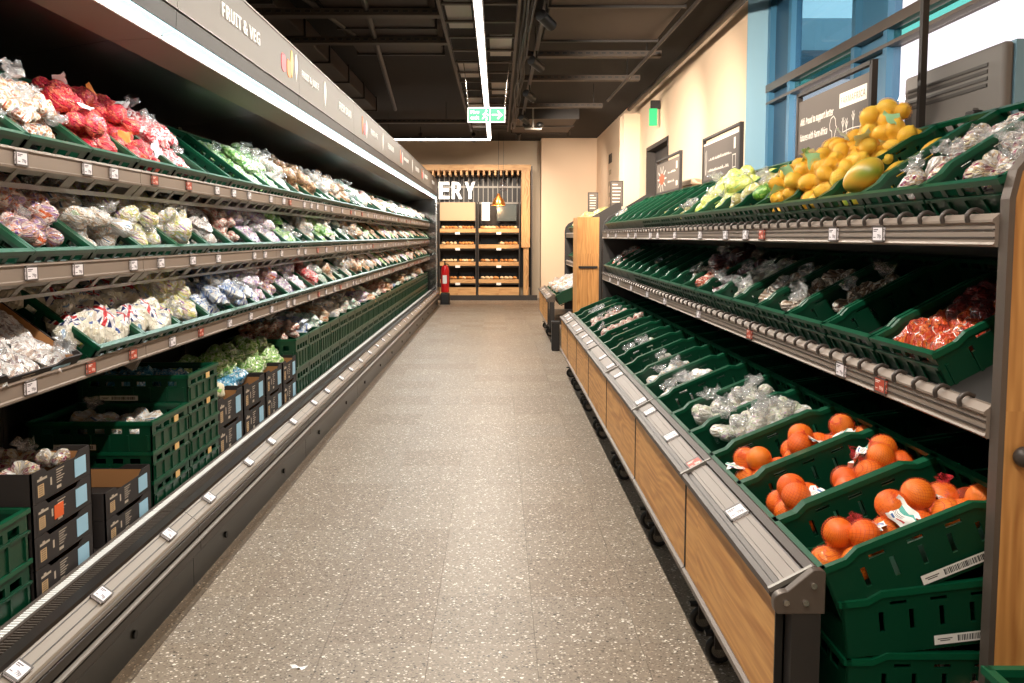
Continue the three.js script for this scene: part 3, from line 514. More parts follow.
// writing along the header: distance down the aisle, text, height, width
const HEAD = [[3.1, 'FRUIT & VEG', 0.075, 0.66], [4.57, 'FRUIT & VEG', 0.075, 0.66], [6.2, 'FRUIT & JUICE', 0.065, 0.55], [7.6, 'FRESH SALAD', 0.07, 0.6], [9.35, 'FRUIT & VEG', 0.06, 0.5], [10.8, 'FRESH SALAD', 0.07, 0.6], [12.6, 'FRUIT & JUICE', 0.06, 0.6], [14.3, 'FRESH SALAD', 0.07, 0.6], [16.0, 'FRUIT & VEG', 0.07, 0.6], [17.8, 'FRESH SALAD', 0.07, 0.6]];
const ICON = [[5.6, 0], [6.72, 1], [8.7, 2], [10.05, 1], [12.0, 2], [13.5, 1], [15.3, 2]];
const iconMats = { red: mat(0xe0606a, 0.5), orange: mat(0xef8a4a, 0.5), yellow: mat(0xf2cf6a, 0.5), white: mat(0xf4f1ec, 0.5) };
const slatGeos = new Map();
for (let u = 0; u < NCASE; u++) {
  const d0 = CASE0 + u * CASEL, mid = d0 + CASEL / 2, L = CASEL - 0.004;
  const F = thing('refrigerated_case', u === 0 ? 'open refrigerated produce case nearest the camera' : u === NCASE - 1 ? 'open refrigerated produce case at the far end beside the extinguisher' : `open refrigerated produce case, ${ord(u + 1)} along the aisle`, 'fridge case', [-1.9, 0, -mid], 'refrigerated cases in one long run');
  const P = (pts, len = L) => profile(pts.map(([x, y]) => [1.9 - x, y]).reverse(), len);   // x given as distance from the aisle's middle
  const B = (x0, x1, y0, y1, z0 = -L / 2, z1 = L / 2) => box(x1 - x0, y1 - y0, z1 - z0, 1.9 - (x0 + x1) / 2, (y0 + y1) / 2, (z0 + z1) / 2);
  mesh('kick_plate', B(1.415, 1.5, 0.0, 0.165), M.kick, F);
  mesh('bolt_cover', [0.28, 0.8].map((f) => cyl(0.016, 0.016, 0.012, 10, 1.9 - 1.412, 0.085, -L / 2 + f * L, 'x')), M.black, F);
  mesh('bumper', [P([[1.385, 0.17], [1.378, 0.18], [1.378, 0.215], [1.39, 0.225], [1.5, 0.225], [1.5, 0.165], [1.39, 0.165]]), P([[1.395, 0.243], [1.388, 0.25], [1.388, 0.285], [1.40, 0.293], [1.5, 0.293], [1.5, 0.24], [1.40, 0.24]])], M.bumper, F);
  mesh('bumper_trim', [P([[1.374, 0.226], [1.376, 0.232], [1.392, 0.236], [1.392, 0.227]]), P([[1.385, 0.297], [1.388, 0.308], [1.41, 0.312], [1.41, 0.295]])], M.dullChrome, F);
  const strip = mesh('label_strip', [P([[1.392, 0.312], [1.396, 0.320], [1.45, 0.360], [1.462, 0.360], [1.5, 0.34], [1.5, 0.30]])], M.strip, F);
  mesh('ledge', P([[1.448, 0.362], [1.452, 0.374], [1.49, 0.378], [1.49, 0.36]]), M.bumper, F);
  mesh('strip_line', [box(0.003, 0.003, L, 1.9 - 1.412, 0.3345, 0, 0, 0, -0.63), box(0.003, 0.003, L, 1.9 - 1.440, 0.3555, 0, 0, 0, -0.63)], M.bumper, strip);
  for (let k = 0; k < 4; k++) { const t = mesh('price_tag', box(0.052, 0.008, 0.085, 0, 0, 0), M.tag, strip); t.position.set(1.9 - 1.421, 0.348, -L / 2 + (k + 0.4 + 0.25 * rnd()) * L / 4); t.rotation.z = -0.63; }
  mesh('grille_frame', [B(1.485, 1.60, 0.325, 0.338), B(1.485, 1.495, 0.338, 0.372), B(1.555, 1.567, 0.338, 0.366), B(1.598, 1.61, 0.338, 0.37)], M.bronze, F);
  const sl = []; const n = Math.round(L / 0.018);
  for (let k = 0; k < n; k++) { const z = -L / 2 + (k + 0.5) * L / n; sl.push(B(1.495, 1.555, 0.345, 0.36, z - 0.0035, z + 0.0035)); }
  mesh('grille_slats', sl, M.slat, F).userData.kind = 'stuff';
  const sw = []; for (let k = 0; k < n; k++) { const z = -L / 2 + (k + 0.5) * L / n; sw.push(B(1.567, 1.598, 0.35, 0.366, z - 0.005, z + 0.005)); }
  mesh('grille_edge_slats', sw, M.white, F).userData.kind = 'stuff';
  mesh('deck', B(1.60, 2.30, 0.30, 0.335), M.charcoal, F);
  mesh('back_panel', B(2.30, 2.36, 0.0, 2.62), M.caseBlack, F);
  mesh('upright', B(2.27, 2.30, 0.34, 2.5, -L / 2, -L / 2 + 0.03), M.steelDark, F); mesh('upright', B(2.27, 2.30, 0.34, 2.5, L / 2 - 0.03, L / 2), M.steelDark, F);
  const cs = Math.cos(LT), sn = Math.sin(LT);
  RAILTOP.forEach((yr, s) => {
    const y0 = yr - 0.068, sh = mesh('shelf', [P([[1.625, y0], [1.625 + 0.56 * cs, y0 + 0.56 * sn], [1.63 + 0.56 * cs, y0 - 0.012 + 0.56 * sn], [1.63, y0 - 0.012]])], M.charcoal, F);
    for (const e of [-1, 1]) mesh('bracket', profile([[1.63, y0 - 0.012], [2.27, y0 + 0.42], [2.27, y0 + 0.30], [1.66, y0 - 0.06]].map(([x, y]) => [1.9 - x, y]), 0.006).translate(0, 0, e * (L / 2 - 0.01)), M.grey, sh);
    const rail = mesh('price_rail', [P([[1.600, yr - 0.068], [1.598, yr - 0.060], [1.603, yr - 0.056], [1.603, yr - 0.012], [1.596, yr - 0.006], [1.598, yr + 0.002], [1.622, yr + 0.002], [1.622, yr - 0.068]])], M.rail, F);
    if (s < 2) {                                             // pierced lip under the rail
      const lip = [P([[1.602, yr - 0.068], [1.607, yr - 0.068], [1.627, yr - 0.082], [1.622, yr - 0.082]]), P([[1.640, yr - 0.112], [1.645, yr - 0.112], [1.668, yr - 0.128], [1.662, yr - 0.128]])];
      for (let k = 0; k <= 12; k++) lip.push(profile([[1.603, yr - 0.07], [1.608, yr - 0.07], [1.665, yr - 0.126], [1.660, yr - 0.126]].map(([x, y]) => [1.9 - x, y]).reverse(), k % 3 ? 0.03 : 0.07).translate(0, 0, -L / 2 + 0.04 + k * (L - 0.08) / 12));
      mesh('pierced_lip', lip, M.grey, rail);
    }
    const nt = 5 + Math.floor(rnd() * 3);
    for (let k = 0; k < nt; k++) { const t = mesh('price_tag', box(0.006, 0.05, 0.07), rnd() < 0.14 ? M.tagRed : M.tag, rail); t.position.set(1.9 - 1.5965, yr - 0.034, -L / 2 + (k + 0.2 + 0.6 * rnd()) * L / nt); }
  });
  // canopy
  mesh('canopy_top', [B(1.43, 2.36, 2.60, 2.64), B(1.43, 1.45, 2.55, 2.60)], M.charcoal, F);
  mesh('inner_ceiling', P([[1.72, 2.494], [2.30, 2.40], [2.30, 2.44], [1.72, 2.53]]), M.caseBlack, F);
  mesh('soffit', P([[1.497, 2.503], [1.72, 2.494], [1.72, 2.51], [1.497, 2.516]]), M.taupe, F);
  mesh('soffit_trim', P([[1.490, 2.498], [1.487, 2.504], [1.487, 2.53], [1.497, 2.53], [1.500, 2.499]]), M.rail, F);
  mesh('light_cover', P([[1.430, 2.532], [1.487, 2.516], [1.487, 2.56], [1.430, 2.56]], L - 0.012), M.caseGlow, F);
  mesh('shadow_gap', P([[1.424, 2.545], [1.417, 2.632], [1.445, 2.632], [1.43, 2.545]]), M.charcoal, F);
  areaLight(F, L - 0.03, 0.05, V(1.9 - 1.459, 2.514, 0), V(-1.60, 1.2, -mid), CASE.color, CASE.radiance);
  const fas = mesh('header_panel', B(1.415, 1.445, 2.632, 2.93), M.fascia, F);
  mesh('header_trim', [B(1.41, 1.45, 2.93, 2.942), B(1.41, 1.45, 2.626, 2.634)], M.bronze, fas);
  for (const [d, t, h, w] of HEAD) if (d >= d0 && d < d0 + CASEL) mesh('lettering', textGeo(t, h, w).rotateY(Math.PI / 2).translate(1.9 - 1.415, 2.79, mid - d), M.white, fas);
  for (const [d, v] of ICON) if (d >= d0 && d < d0 + CASEL) {
    const disc = (name, m, pts, z, y) => { const s = new THREE.Shape(); s.splineThru ? 0 : 0; s.moveTo(pts[0][0], pts[0][1]); s.splineThru(pts.slice(1).map((p) => new THREE.Vector2(...p))); mesh(name, new THREE.ExtrudeGeometry(s, { depth: 0.004, bevelEnabled: false, curveSegments: 3 }).rotateY(Math.PI / 2).translate(1.9 - 1.415, y, mid - d + z), m, fas); };
    const blob = [[0, -0.07], [0.05, -0.05], [0.055, 0.02], [0.02, 0.05], [0, 0.04], [-0.03, 0.05], [-0.055, 0.02], [-0.05, -0.05], [0, -0.07]], leaf = [[0, -0.09], [0.03, -0.02], [0.035, 0.05], [0, 0.1], [-0.025, 0.04], [-0.02, -0.03], [0, -0.09]];
    if (v === 0) { disc('fruit_emblem', iconMats.red, blob, 0.16, 2.78); disc('fruit_emblem', iconMats.orange, blob, 0.02, 2.77); disc('fruit_emblem', iconMats.yellow, leaf, -0.05, 2.80); disc('fruit_emblem', iconMats.white, leaf, -0.17, 2.80); }
    if (v === 1) disc('leaf_emblem', iconMats.white, leaf.map(([a, b]) => [a * 1.2, b * 1.1]), 0, 2.78);
    if (v === 2) { disc('fruit_emblem', iconMats.orange, leaf, 0.14, 2.78); disc('fruit_emblem', iconMats.red, blob, 0, 2.77); disc('fruit_emblem', iconMats.white, leaf, -0.12, 2.77); }
  }
  if (u === NCASE - 1) {
    mesh('end_panel', B(1.45, 2.36, 0.0, 2.6, -L / 2 - 0.03, -L / 2), mirrorDark, F);
    mesh('end_panel_trim', [B(1.43, 1.46, 0.36, 2.62, -L / 2 - 0.03, -L / 2 + 0.02)], M.chrome, F);
  }
}

// ---- crates on the sloping shelves ----
const LROWS = [
  ['tan', 'tan', 'rednet', 'rednet', 'pink', '', '', 'green', 'green', 'white', 'brown', 'brown', '', 'white', 'beige', 'brown', '', 'teal', 'white', 'beige'],
  ['', 'pinkroot', 'white', 'yellow', 'yellow', 'mush', 'garlic', 'violet', 'violet', 'green', '', 'white', 'green', 'white', '', 'teal', 'beige', 'white', 'garlic', 'green'],
  ['carton', 'carton', 'jack', 'jack', 'yellow', 'blue', 'blue', 'violet', 'pinkroot', 'violet', 'violet', 'pink', 'teal', 'beige', '', 'white', 'beige', 'garlic', 'beige', 'white'],
];
const LNAME = ['top case shelf', 'middle case shelf', 'lower case shelf'];
const WORD = { tan: 'onion packs', rednet: 'red apple nets', pink: 'tomato bags', green: 'salad bags', white: 'parsnip bags', brown: 'brown vegetable bags', beige: 'beige root bags', teal: 'turquoise herb bags', pinkroot: 'pink potato bags', yellow: 'pale yellow bags', mush: 'mushroom packs', garlic: 'garlic nets', violet: 'lilac bags', jack: 'potato sacks', blue: 'blue speckled bags', dates: 'fruit nets', lemon: 'lemon nets', lime: 'lime nets', apple: 'green apple bags', pear: 'pear bags', redpep: 'red pepper packs', darkred: 'beetroot bags', tomato: 'tomato bags', purple: 'purple grape bags', dusk: 'brown mushrooms', ginger: 'white vegetable bags', cauli: 'cauliflowers', lettuce: 'lettuces', bluebag: 'blue bags', mango: 'mangoes', orange: 'orange nets' };
M.cartonPrint = mat(0xffffff, 0.75, { map: canvasTex(256, 128, (g, w, h) => { g.fillStyle = '#2a2422'; g.fillRect(0, 0, w, h); g.fillStyle = '#c9a77a'; g.fillRect(14, 50, 44, 60); g.fillStyle = '#2a2422'; for (let k = 0; k < 5; k++) g.fillRect(20, 56 + k * 11, 32, 4); g.fillStyle = '#b9ab98'; g.font = 'italic bold 26px serif'; g.fillRect(12, 20, 70, 12); g.fillRect(30, 12, 18, 8); for (let k = 0; k < 6; k++) g.fillRect(150, 16 + k * 13, 60 - (k % 3) * 12, 5); g.fillRect(104, 40, 12, 40); g.fillRect(150, 100, 34, 16); }) });
function openCarton(pos, turn, tilt, W, L, H, label, group, stickers = 2) {
  const o = thing('cardboard_carton', label, 'carton', pos, group); o.rotation.order = 'YXZ'; o.rotation.set(tilt, turn, 0);
  const t = 0.006, notch = (w, h) => { const s = new THREE.Shape(); s.moveTo(-w / 2, 0); s.lineTo(w / 2, 0); s.lineTo(w / 2, h); s.lineTo(w * 0.3, h); s.lineTo(w * 0.24, h - 0.02); s.lineTo(-w * 0.24, h - 0.02); s.lineTo(-w * 0.3, h); s.lineTo(-w / 2, h); s.closePath(); const q = new THREE.Path(); q.absellipse(0, h * 0.5, 0.022, 0.011, 0, 6.283, true); s.holes.push(q); return new THREE.ExtrudeGeometry(s, { depth: t, bevelEnabled: false, curveSegments: 4 }); };
  mesh('body', [notch(W, H).translate(0, 0, -t), notch(W, H).translate(0, 0, -L), notch(L, H).rotateY(Math.PI / 2).translate(W / 2 - t, 0, -L / 2), notch(L, H).rotateY(Math.PI / 2).translate(-W / 2, 0, -L / 2), box(W - 0.002, 0.005, L - 0.002, 0, 0.0025, -L / 2)], M.carton, o);
  mesh('lining', [box(W - 0.016, H - 0.03, 0.002, 0, H / 2 - 0.008, -t - 0.0015), box(W - 0.016, H - 0.03, 0.002, 0, H / 2 - 0.008, -L + t + 0.0015), box(0.002, H - 0.03, L - 0.016, W / 2 - t - 0.0015, H / 2 - 0.008, -L / 2), box(0.002, H - 0.03, L - 0.016, -W / 2 + t + 0.0015, H / 2 - 0.008, -L / 2)], M.cardIn, o);
  if (stickers) { mesh('sticker', box(W * 0.2, H * 0.6, 0.002, W * 0.3, H * 0.46, 0.0015), M.blueLabel, o); mesh('printed_face', new THREE.PlaneGeometry(W * 0.56, H * 0.8).translate(-W * 0.16, H * 0.46, 0.0012), M.cartonPrint, o); }
  o.updateMatrixWorld(true); return Object.assign(o, { geo: { W, L, H } });
}
const NSH = 39, PITCHL = 0.42, D0L = 2.33;
LROWS.forEach((row, s) => {
  for (let k = 0; k < NSH; k++) {
    const far = k > 17, d = D0L + (k + 0.5) * PITCHL;
    const key = k < row.length ? row[k] : ['white', 'beige', 'garlic', '', 'green', 'brown', 'violet'][(k * 5 + s * 3) % 7];
    const pos = [-1.652, RAILTOP[s] - 0.060, -d], at = `on the ${LNAME[s]}, ${ord(k + 1)} from the near end`;
    if (key === 'carton') {
      if (k !== 0) continue;
      const c = openCarton([-1.648, RAILTOP[s] - 0.060, -(D0L + 0.42)], Math.PI / 2, LT, 0.6, 0.5, 0.12, 'open black carton of mushroom punnets at the near end of the lower case shelf', undefined, 1);
      for (let j = 0; j < 3; j++) for (let i = 0; i < 3; i++) putItem('mush', c, -0.19 + i * 0.19, 0.07, -0.1 - j * 0.15, 'in the lower case shelf carton', false, 1.05, 0.2, `, ${['front', 'middle', 'back'][j]} row ${['near side', 'centre', 'far side'][i]},`);
      for (const q of [-0.12, 0.12]) { const st = tag(mesh('blue_price_card', box(0.05, 0.002, 0.16), M.blueLabel), q < 0 ? 'pale blue card on the mushroom carton, nearer one' : 'pale blue card on the mushroom carton, farther one', 'card'); tmpM.makeTranslation(-0.06 + q * 1.2, 0.125, -0.36 + q * 0.2).premultiply(c.matrixWorld); tmpM.decompose(st.position, st.quaternion, st.scale); }
      continue;
    }
    const c = addCrate(far ? 'leftFar' : 'left', pos, Math.PI / 2, LT, key ? `green crate of ${WORD[key]} ${at}` : `empty green crate ${at}`, `crates on the ${LNAME[s]}`);
    if (!key) { if (s === 0 && k < 10) continue; if (k % 2) continue; }
    const where = `${ord(k + 1)} crate, ${LNAME[s]}`;
    fill(key || 'teal', c, where, far, key ? { y: 0.085, layers: far || key === 'jack' ? 1 : 2, dense: key !== 'jack' && key !== 'mush', scale: key === 'tan' || key === 'jack' ? 1 : 0.92 } : { to: 0.4, skip: 0.4 });
  }
});

// ---- stacks standing on the case floor ----
const FY = 0.336, SX = -1.625;
const dOf = (px) => 1296 / (498 - px) - 0.09;
function crateStack(kindName, d0, n, what, key, opt = {}) {
  let top; const G = CR[kindName];
  for (let k = 0; k < n; k++) top = addCrate(kindName, [SX, FY + k * (G.H + 0.004), -(d0 + 0.225)], Math.PI / 2, 0, n === 1 ? `green crate ${what}` : `green crate ${what}, ${['bottom', 'second', 'third', 'fourth'][k]} of its stack`, 'stacked crates on the case floor', opt.labels);
  if (key) fill(key, top, `${opt.short ?? 'in top crate ' + what}`, !!opt.far, { y: opt.y ?? G.H - 0.06, layers: opt.layers ?? 1, skip: opt.skip ?? 0 });
  return top;
}
crateStack('stackA', 2.29, 2, 'in front of the black cartons at the near end', 'white', { skip: 0.6, short: 'in the nearest crate stack' });
for (let k = 0; k < 4; k++) {
  const c = openCarton([SX, FY + k * 0.117, -(dOf(42) + 0.215)], Math.PI / 2, 0, 0.41, 0.56, 0.115, `black printed carton beside the nearest green crates, ${['bottom', 'second', 'third', 'top'][k]} of four`, 'black cartons in the near stack');
  if (k === 3) for (let j = 0; j < 4; j++) for (let i = 0; i < 2; i++) putItem('dates', c, -0.1 + i * 0.2, 0.075, -0.1 - j * 0.12, 'in the near black carton', false, 0.85, 0.2, `, ${['front', 'second', 'third', 'back'][j]} row ${i ? 'far' : 'near'} side,`);
  if (k === 2) mesh('orange_sticker', box(0.06, 0.05, 0.003, -0.04, 0.05, 0.002), M.orangeLabel, c);
}
for (let k = 0; k < 2; k++) openCarton([SX, FY + k * 0.117, -(dOf(112) + 0.23)], Math.PI / 2, 0, 0.44, 0.56, 0.115, k ? 'empty open brown-black carton on top beside the tall green stacks' : 'brown-black carton under the empty open one', 'low carton stack');
crateStack('stackD', dOf(159) + 0.005, 3, 'in the three-high stack after the cartons', 'white', { labels: true, skip: 0.5, y: 0.07, short: 'in the three-high crate stack' });
crateStack('stackD', dOf(195) + 0.005, 4, 'in the four-high stack after the cartons', 'bluebag', { labels: true, skip: 0.4, y: 0.07, short: 'in the four-high crate stack' });
[[223, 'cauli'], [248.6, 'bluebag'], [270.5, 'lettuce'], [287, 'lettuce']].forEach(([px, key], q) => {
  const d = dOf(px), w = [0.46, 0.46, 0.42, 0.4][q];
  for (let k = 0; k < 2; k++) {
    const c = openCarton([SX, FY + k * 0.172, -(d + 0.01 + w / 2)], Math.PI / 2, 0, w, 0.56, 0.17, `dark carton ${k ? 'of ' + WORD[key] : 'at the bottom'}, ${ord(q + 1)} stack past the green crates`, 'dark cartons of leafy vegetables');
    if (k) { const where = `in the ${ord(q + 1)} dark carton`; fill(key, c, where, false, { y: 0.15, layers: 1, scale: 1.1 }); fill('lettuce', c, where + ' at the back', false, { y: 0.23, from: 0.3, layers: 1, scale: 1.15, skip: 0.15 }); }
  }
});
const GK = ['garlic', 'blue', 'teal', 'beige', 'white', 'white', '', 'white', 'violet', 'beige', 'teal', 'white', 'garlic', 'beige'];
for (let q = 0; q < 27; q++) { const d = dOf(300) + q * 0.452; if (d > 18.5) break; crateStack('stackG', d, 2, `in the ${ord(q + 1)} tall double stack past the cartons`, GK[q % GK.length] || 'teal', { far: d > 10, y: 0.23, layers: 2, short: `${ord(q + 1)} tall double crate stack` }); }

// ================= PRODUCE STAND (right of the aisle) =================
const SEAM = [2.075, 3.11, 4.28, 5.44, 6.54, 7.56, 8.56, 9.38];
function wheeledBay(d0, d1, label, group, tags, endPost, near) {
  const L = d1 - d0 - 0.006, t = thing('wheeled_base', label, 'stand base', [0.9, 0, -(d0 + d1) / 2], group);
  const P = (pts, len = L) => profile(pts.map(([x, y]) => [x - 0.9, y]), len);
  mesh('front_panel', metreUV(P([[0.738, 0.325], [0.756, 0.325], [0.756, 0.675], [0.738, 0.675]], L - 0.012), 'z', d0 * 1.7, d0 * 0.37), M.oak, t);
  for (const e of [-1, 1]) mesh('panel_edge', box(0.02, 0.36, 0.006, -0.154, 0.5, e * (L / 2 - 0.003)), M.black, t);
  mesh('bottom_rail', [P([[0.728, 0.300], [0.722, 0.308], [0.724, 0.322], [0.735, 0.328], [0.78, 0.328], [0.78, 0.300]])], M.bronze, t);
  const rail = mesh('top_rail', [P([[0.724, 0.675], [0.717, 0.685], [0.719, 0.700], [0.734, 0.707], [0.742, 0.700], [0.742, 0.675]]), P([[0.742, 0.668], [0.742, 0.700], [0.820, 0.742], [0.835, 0.742], [0.835, 0.70]]), P([[0.815, 0.740], [0.812, 0.752], [0.836, 0.762], [0.846, 0.756], [0.846, 0.73], [0.835, 0.73]])], M.railDark, t);
  const sl = 0.494;
  mesh('label_strip', [box(0.062, 0.004, L - 0.01, 0.782 - 0.9, 0.7245, 0, 0, 0, sl), box(0.003, 0.007, L - 0.01, 0.766 - 0.9, 0.718, 0, 0, 0, sl), box(0.003, 0.007, L - 0.01, 0.795 - 0.9, 0.7335, 0, 0, 0, sl)], M.strip2, t);
  mesh('joint_clip', [box(0.13, 0.012, 0.012, 0.775 - 0.9, 0.727, L / 2 - 0.004, 0, 0, sl)], M.grey, t);
  for (const [f, red] of tags) { const q = mesh('price_tag', box(0.066, 0.006, 0.095), red ? M.tagRed : M.tag, rail); q.position.set(0.781 - 0.9, 0.730, L / 2 - f * L); q.rotation.z = sl; }
  mesh('deck', [box(0.62, 0.02, L, 1.07 - 0.9, 0.325, 0), box(0.02, 0.34, L, 1.37 - 0.9, 0.5, 0)], M.charcoal, t);
  for (const e of [-1, 1]) mesh('support_bar', bar(V(0.95 - 0.9, 0.585, e * (L / 2 - 0.2)), V(1.36 - 0.9, 0.755, e * (L / 2 - 0.2)), 0.008), M.steelDark, t);
  for (const z of [L / 2 - 0.12, -L / 2 + 0.12]) for (const x of [0.845, 1.28]) {
    const c = mesh('castor', [box(0.05, 0.09, 0.012, x - 0.9 + 0.0, 0.115, z + 0.026), box(0.05, 0.09, 0.012, x - 0.9, 0.115, z - 0.026), box(0.07, 0.02, 0.08, x - 0.9, 0.165, z), cyl(0.014, 0.014, 0.14, 8, x - 0.9, 0.24, z)], M.steelDark, t);
    mesh('wheel', [new THREE.TorusGeometry(0.042, 0.014, 8, 18).translate(x - 0.9, 0.057, z)], M.black, c); mesh('hub', cyl(0.034, 0.034, 0.018, 14, x - 0.9, 0.057, z, 'z'), M.chrome, c);
    mesh('brake_lever', box(0.05, 0.012, 0.03, x - 0.9 - 0.03, 0.12, z), M.black, c);
  }
  if (endPost) {
    mesh('corner_post', box(0.075, 0.43, 0.05, 0.80 - 0.9, 0.475, L / 2 + 0.02), M.charcoal, t);
    const s = new THREE.Shape(); s.moveTo(-0.172, 0.655); s.lineTo(-0.055, 0.655); s.lineTo(-0.055, 0.762); s.quadraticCurveTo(-0.062, 0.772, -0.085, 0.768); s.lineTo(-0.15, 0.712); s.quadraticCurveTo(-0.185, 0.708, -0.184, 0.684); s.quadraticCurveTo(-0.184, 0.657, -0.172, 0.655);
    const br = mesh('end_bracket', new THREE.ExtrudeGeometry(s, { depth: 0.02, bevelEnabled: true, bevelSize: 0.002, bevelThickness: 0.002, bevelSegments: 1 }).translate(0, 0, L / 2 + 0.025), M.bronze, t);
    for (const [x, y] of [[-0.155, 0.685], [-0.105, 0.685], [-0.085, 0.73]]) mesh('bolt', cyl(0.008, 0.008, 0.008, 8, x, y, L / 2 + 0.05, 'z'), M.chrome, br);
  }
}
for (let k = 0; k < 7; k++) wheeledBay(SEAM[k], SEAM[k + 1], k === 0 ? 'nearest oak-fronted wheeled base under the orange crates' : k === 6 ? 'farthest oak-fronted wheeled base of the long produce stand' : `oak-fronted wheeled base of the produce stand, ${ord(k + 1)} from the near end`, 'oak-fronted wheeled bases', [[[0.5, 0]], [[0.04, 1], [0.42, 0], [0.86, 0]], [[0.08, 0], [0.8, 0]], [[0.12, 0], [0.5, 0]], [[0.3, 0], [0.7, 0]], [[0.2, 0], [0.6, 0]], [[0.3, 0], [0.7, 0]]][k], k === 0);

function upperStand(name, label, d0, d1, dx, nearWood, clips) {
  const L = d1 - d0, t = thing(name, label, 'produce stand', [1.5 + dx, 0, -(d0 + d1) / 2]);
  const P = (pts, len = L) => profile(pts.map(([x, y]) => [x - 1.5, y]), len);
  mesh('back_panel', P([[1.76, 0.0], [1.79, 0.0], [1.79, 2.02], [1.76, 2.02]]), M.black, t);
  mesh('base', P([[1.42, 0.0], [1.76, 0.0], [1.76, 0.12], [1.42, 0.12]]), M.black, t);
  const shelf = (y, tilt, nm) => {
    const cs = Math.cos(tilt), sn = Math.sin(tilt), sh = mesh('shelf', P([[1.255, y], [1.255 + 0.54 * cs, y + 0.54 * sn], [1.26 + 0.54 * cs, y - 0.014 + 0.54 * sn], [1.26, y - 0.014]]), M.charcoal, t);
    const rail = mesh('price_rail', [P([[1.226, y - 0.062], [1.219, y - 0.056], [1.223, y - 0.050], [1.223, y - 0.006], [1.216, y], [1.216, y + 0.006], [1.235, y + 0.022], [1.250, y + 0.022], [1.255, y - 0.062]])], M.rail, t);
    mesh('rail_groove', [box(0.003, 0.003, L, 1.221 - 1.5, y - 0.018, 0), box(0.003, 0.003, L, 1.221 - 1.5, y - 0.038, 0)], M.railDark, rail);
    if (clips) for (let z = L / 2 - 0.1; z > -L / 2 + 0.05; z -= 0.118) mesh('rail_clip', clipGeo, M.railDark, rail).position.set(1.222 - 1.5, y + 0.012, z);
    return rail;
  };
  const r2 = shelf(1.185, 0.49), r1 = shelf(1.665, 0.56);
  const ex = nearWood ? 0.032 : 0, prof = [[1.20 + ex, 0.0], [1.20 + ex, 1.72], [1.215 + ex, 1.79], [1.26 + ex, 1.85], [1.72, 2.11], [1.78, 2.12], [1.80, 2.10], [1.80, 0.0]];
  const nearZ = L / 2 + 0.02;
  if (nearWood) {
    const pts = [[1.215 + ex, 0.0], [1.215 + ex, 1.72], [1.228 + ex, 1.785], [1.27 + ex, 1.84], [1.72, 2.10], [1.79, 2.10], [1.79, 0.0]];
    const ep = mesh('end_panel', metreUV(P(pts, 0.03), 'y', 0.4, 0.3).translate(0, 0, nearZ), M.oak, t);
    mesh('edge_trim', (() => { const s = new THREE.Shape(prof.map(([x, y]) => new THREE.Vector2(x - 1.5, y))); const h = new THREE.Path(pts.map(([x, y]) => new THREE.Vector2(x - 1.5, y)).reverse()); s.holes.push(h); return new THREE.ExtrudeGeometry(s, { depth: 0.036, bevelEnabled: false }).translate(0, 0, nearZ - 0.018); })(), M.bronze, ep);
    mesh('knob', [new THREE.SphereGeometry(0.026, 16, 12).scale(1, 1, 0.8).translate(1.29 - 1.5, 1.09, nearZ + 0.03), cyl(0.01, 0.012, 0.02, 10, 1.29 - 1.5, 1.09, nearZ + 0.018, 'z')], M.railDark, ep);
  } else mesh('end_panel', P(prof, 0.03).translate(0, 0, nearZ), M.charcoal, t);
  mesh('end_panel', P(prof, 0.03).translate(0, 0, -nearZ), M.charcoal, t);
  return { r1, r2, L };
}
const clipGeo = (() => { const c = new THREE.CatmullRomCurve3([V(-0.008, -0.012, 0), V(-0.012, 0.006, 0), V(0.006, 0.022, 0), V(0.028, 0.014, 0)]); return new THREE.TubeGeometry(c, 7, 0.0065, 6); })();
const S1 = upperStand('produce_stand', 'long two-shelf produce stand with oak end panel and round knob', 2.0, 9.5, 0, true, true);
const putTags = (rail, y, list, L) => { for (const [d, red] of list) { const q = mesh('price_tag', box(0.008, 0.052, 0.075), red ? M.tagRed : M.tag, rail); q.position.set(1.218 - 1.5, y - 0.028, L / 2 - (d - 2.0)); } };
putTags(S1.r1, 1.665, [[2.6, 0], [2.95, 0], [3.75, 1], [4.0, 0], [4.35, 0], [4.9, 0], [5.6, 0], [6.2, 0], [6.5, 0], [7.2, 0], [7.6, 0], [8.4, 0], [9.0, 0]], S1.L);
putTags(S1.r2, 1.185, [[2.55, 1], [2.85, 0], [3.9, 1], [4.9, 0], [5.9, 0], [6.6, 0], [7.4, 0], [8.2, 0], [8.8, 0]], S1.L);

// ---- crates on the stand ----
const TOPROW = ['dates', 'dates', 'mango', 'lemon', 'lemon', 'lime', 'pear', 'apple', 'apple', '', '', '', '', '', '', '', '', '', ''];
const MIDROW = ['redpep', '', '', 'dusk', 'dusk', 'ginger', 'purple', 'tomato', '', '', '', '', '', '', '', '', 'garlic', 'tomato'];
const LOWROW = ['orange', 'orange', 'orange', 'ginger', 'ginger', '', 'white', 'white', '', '', '', '', '', 'garlic', '', 'garlic', '', 'white', ''];
const T1 = 0.56, T2 = 0.49, T3 = 0.395;
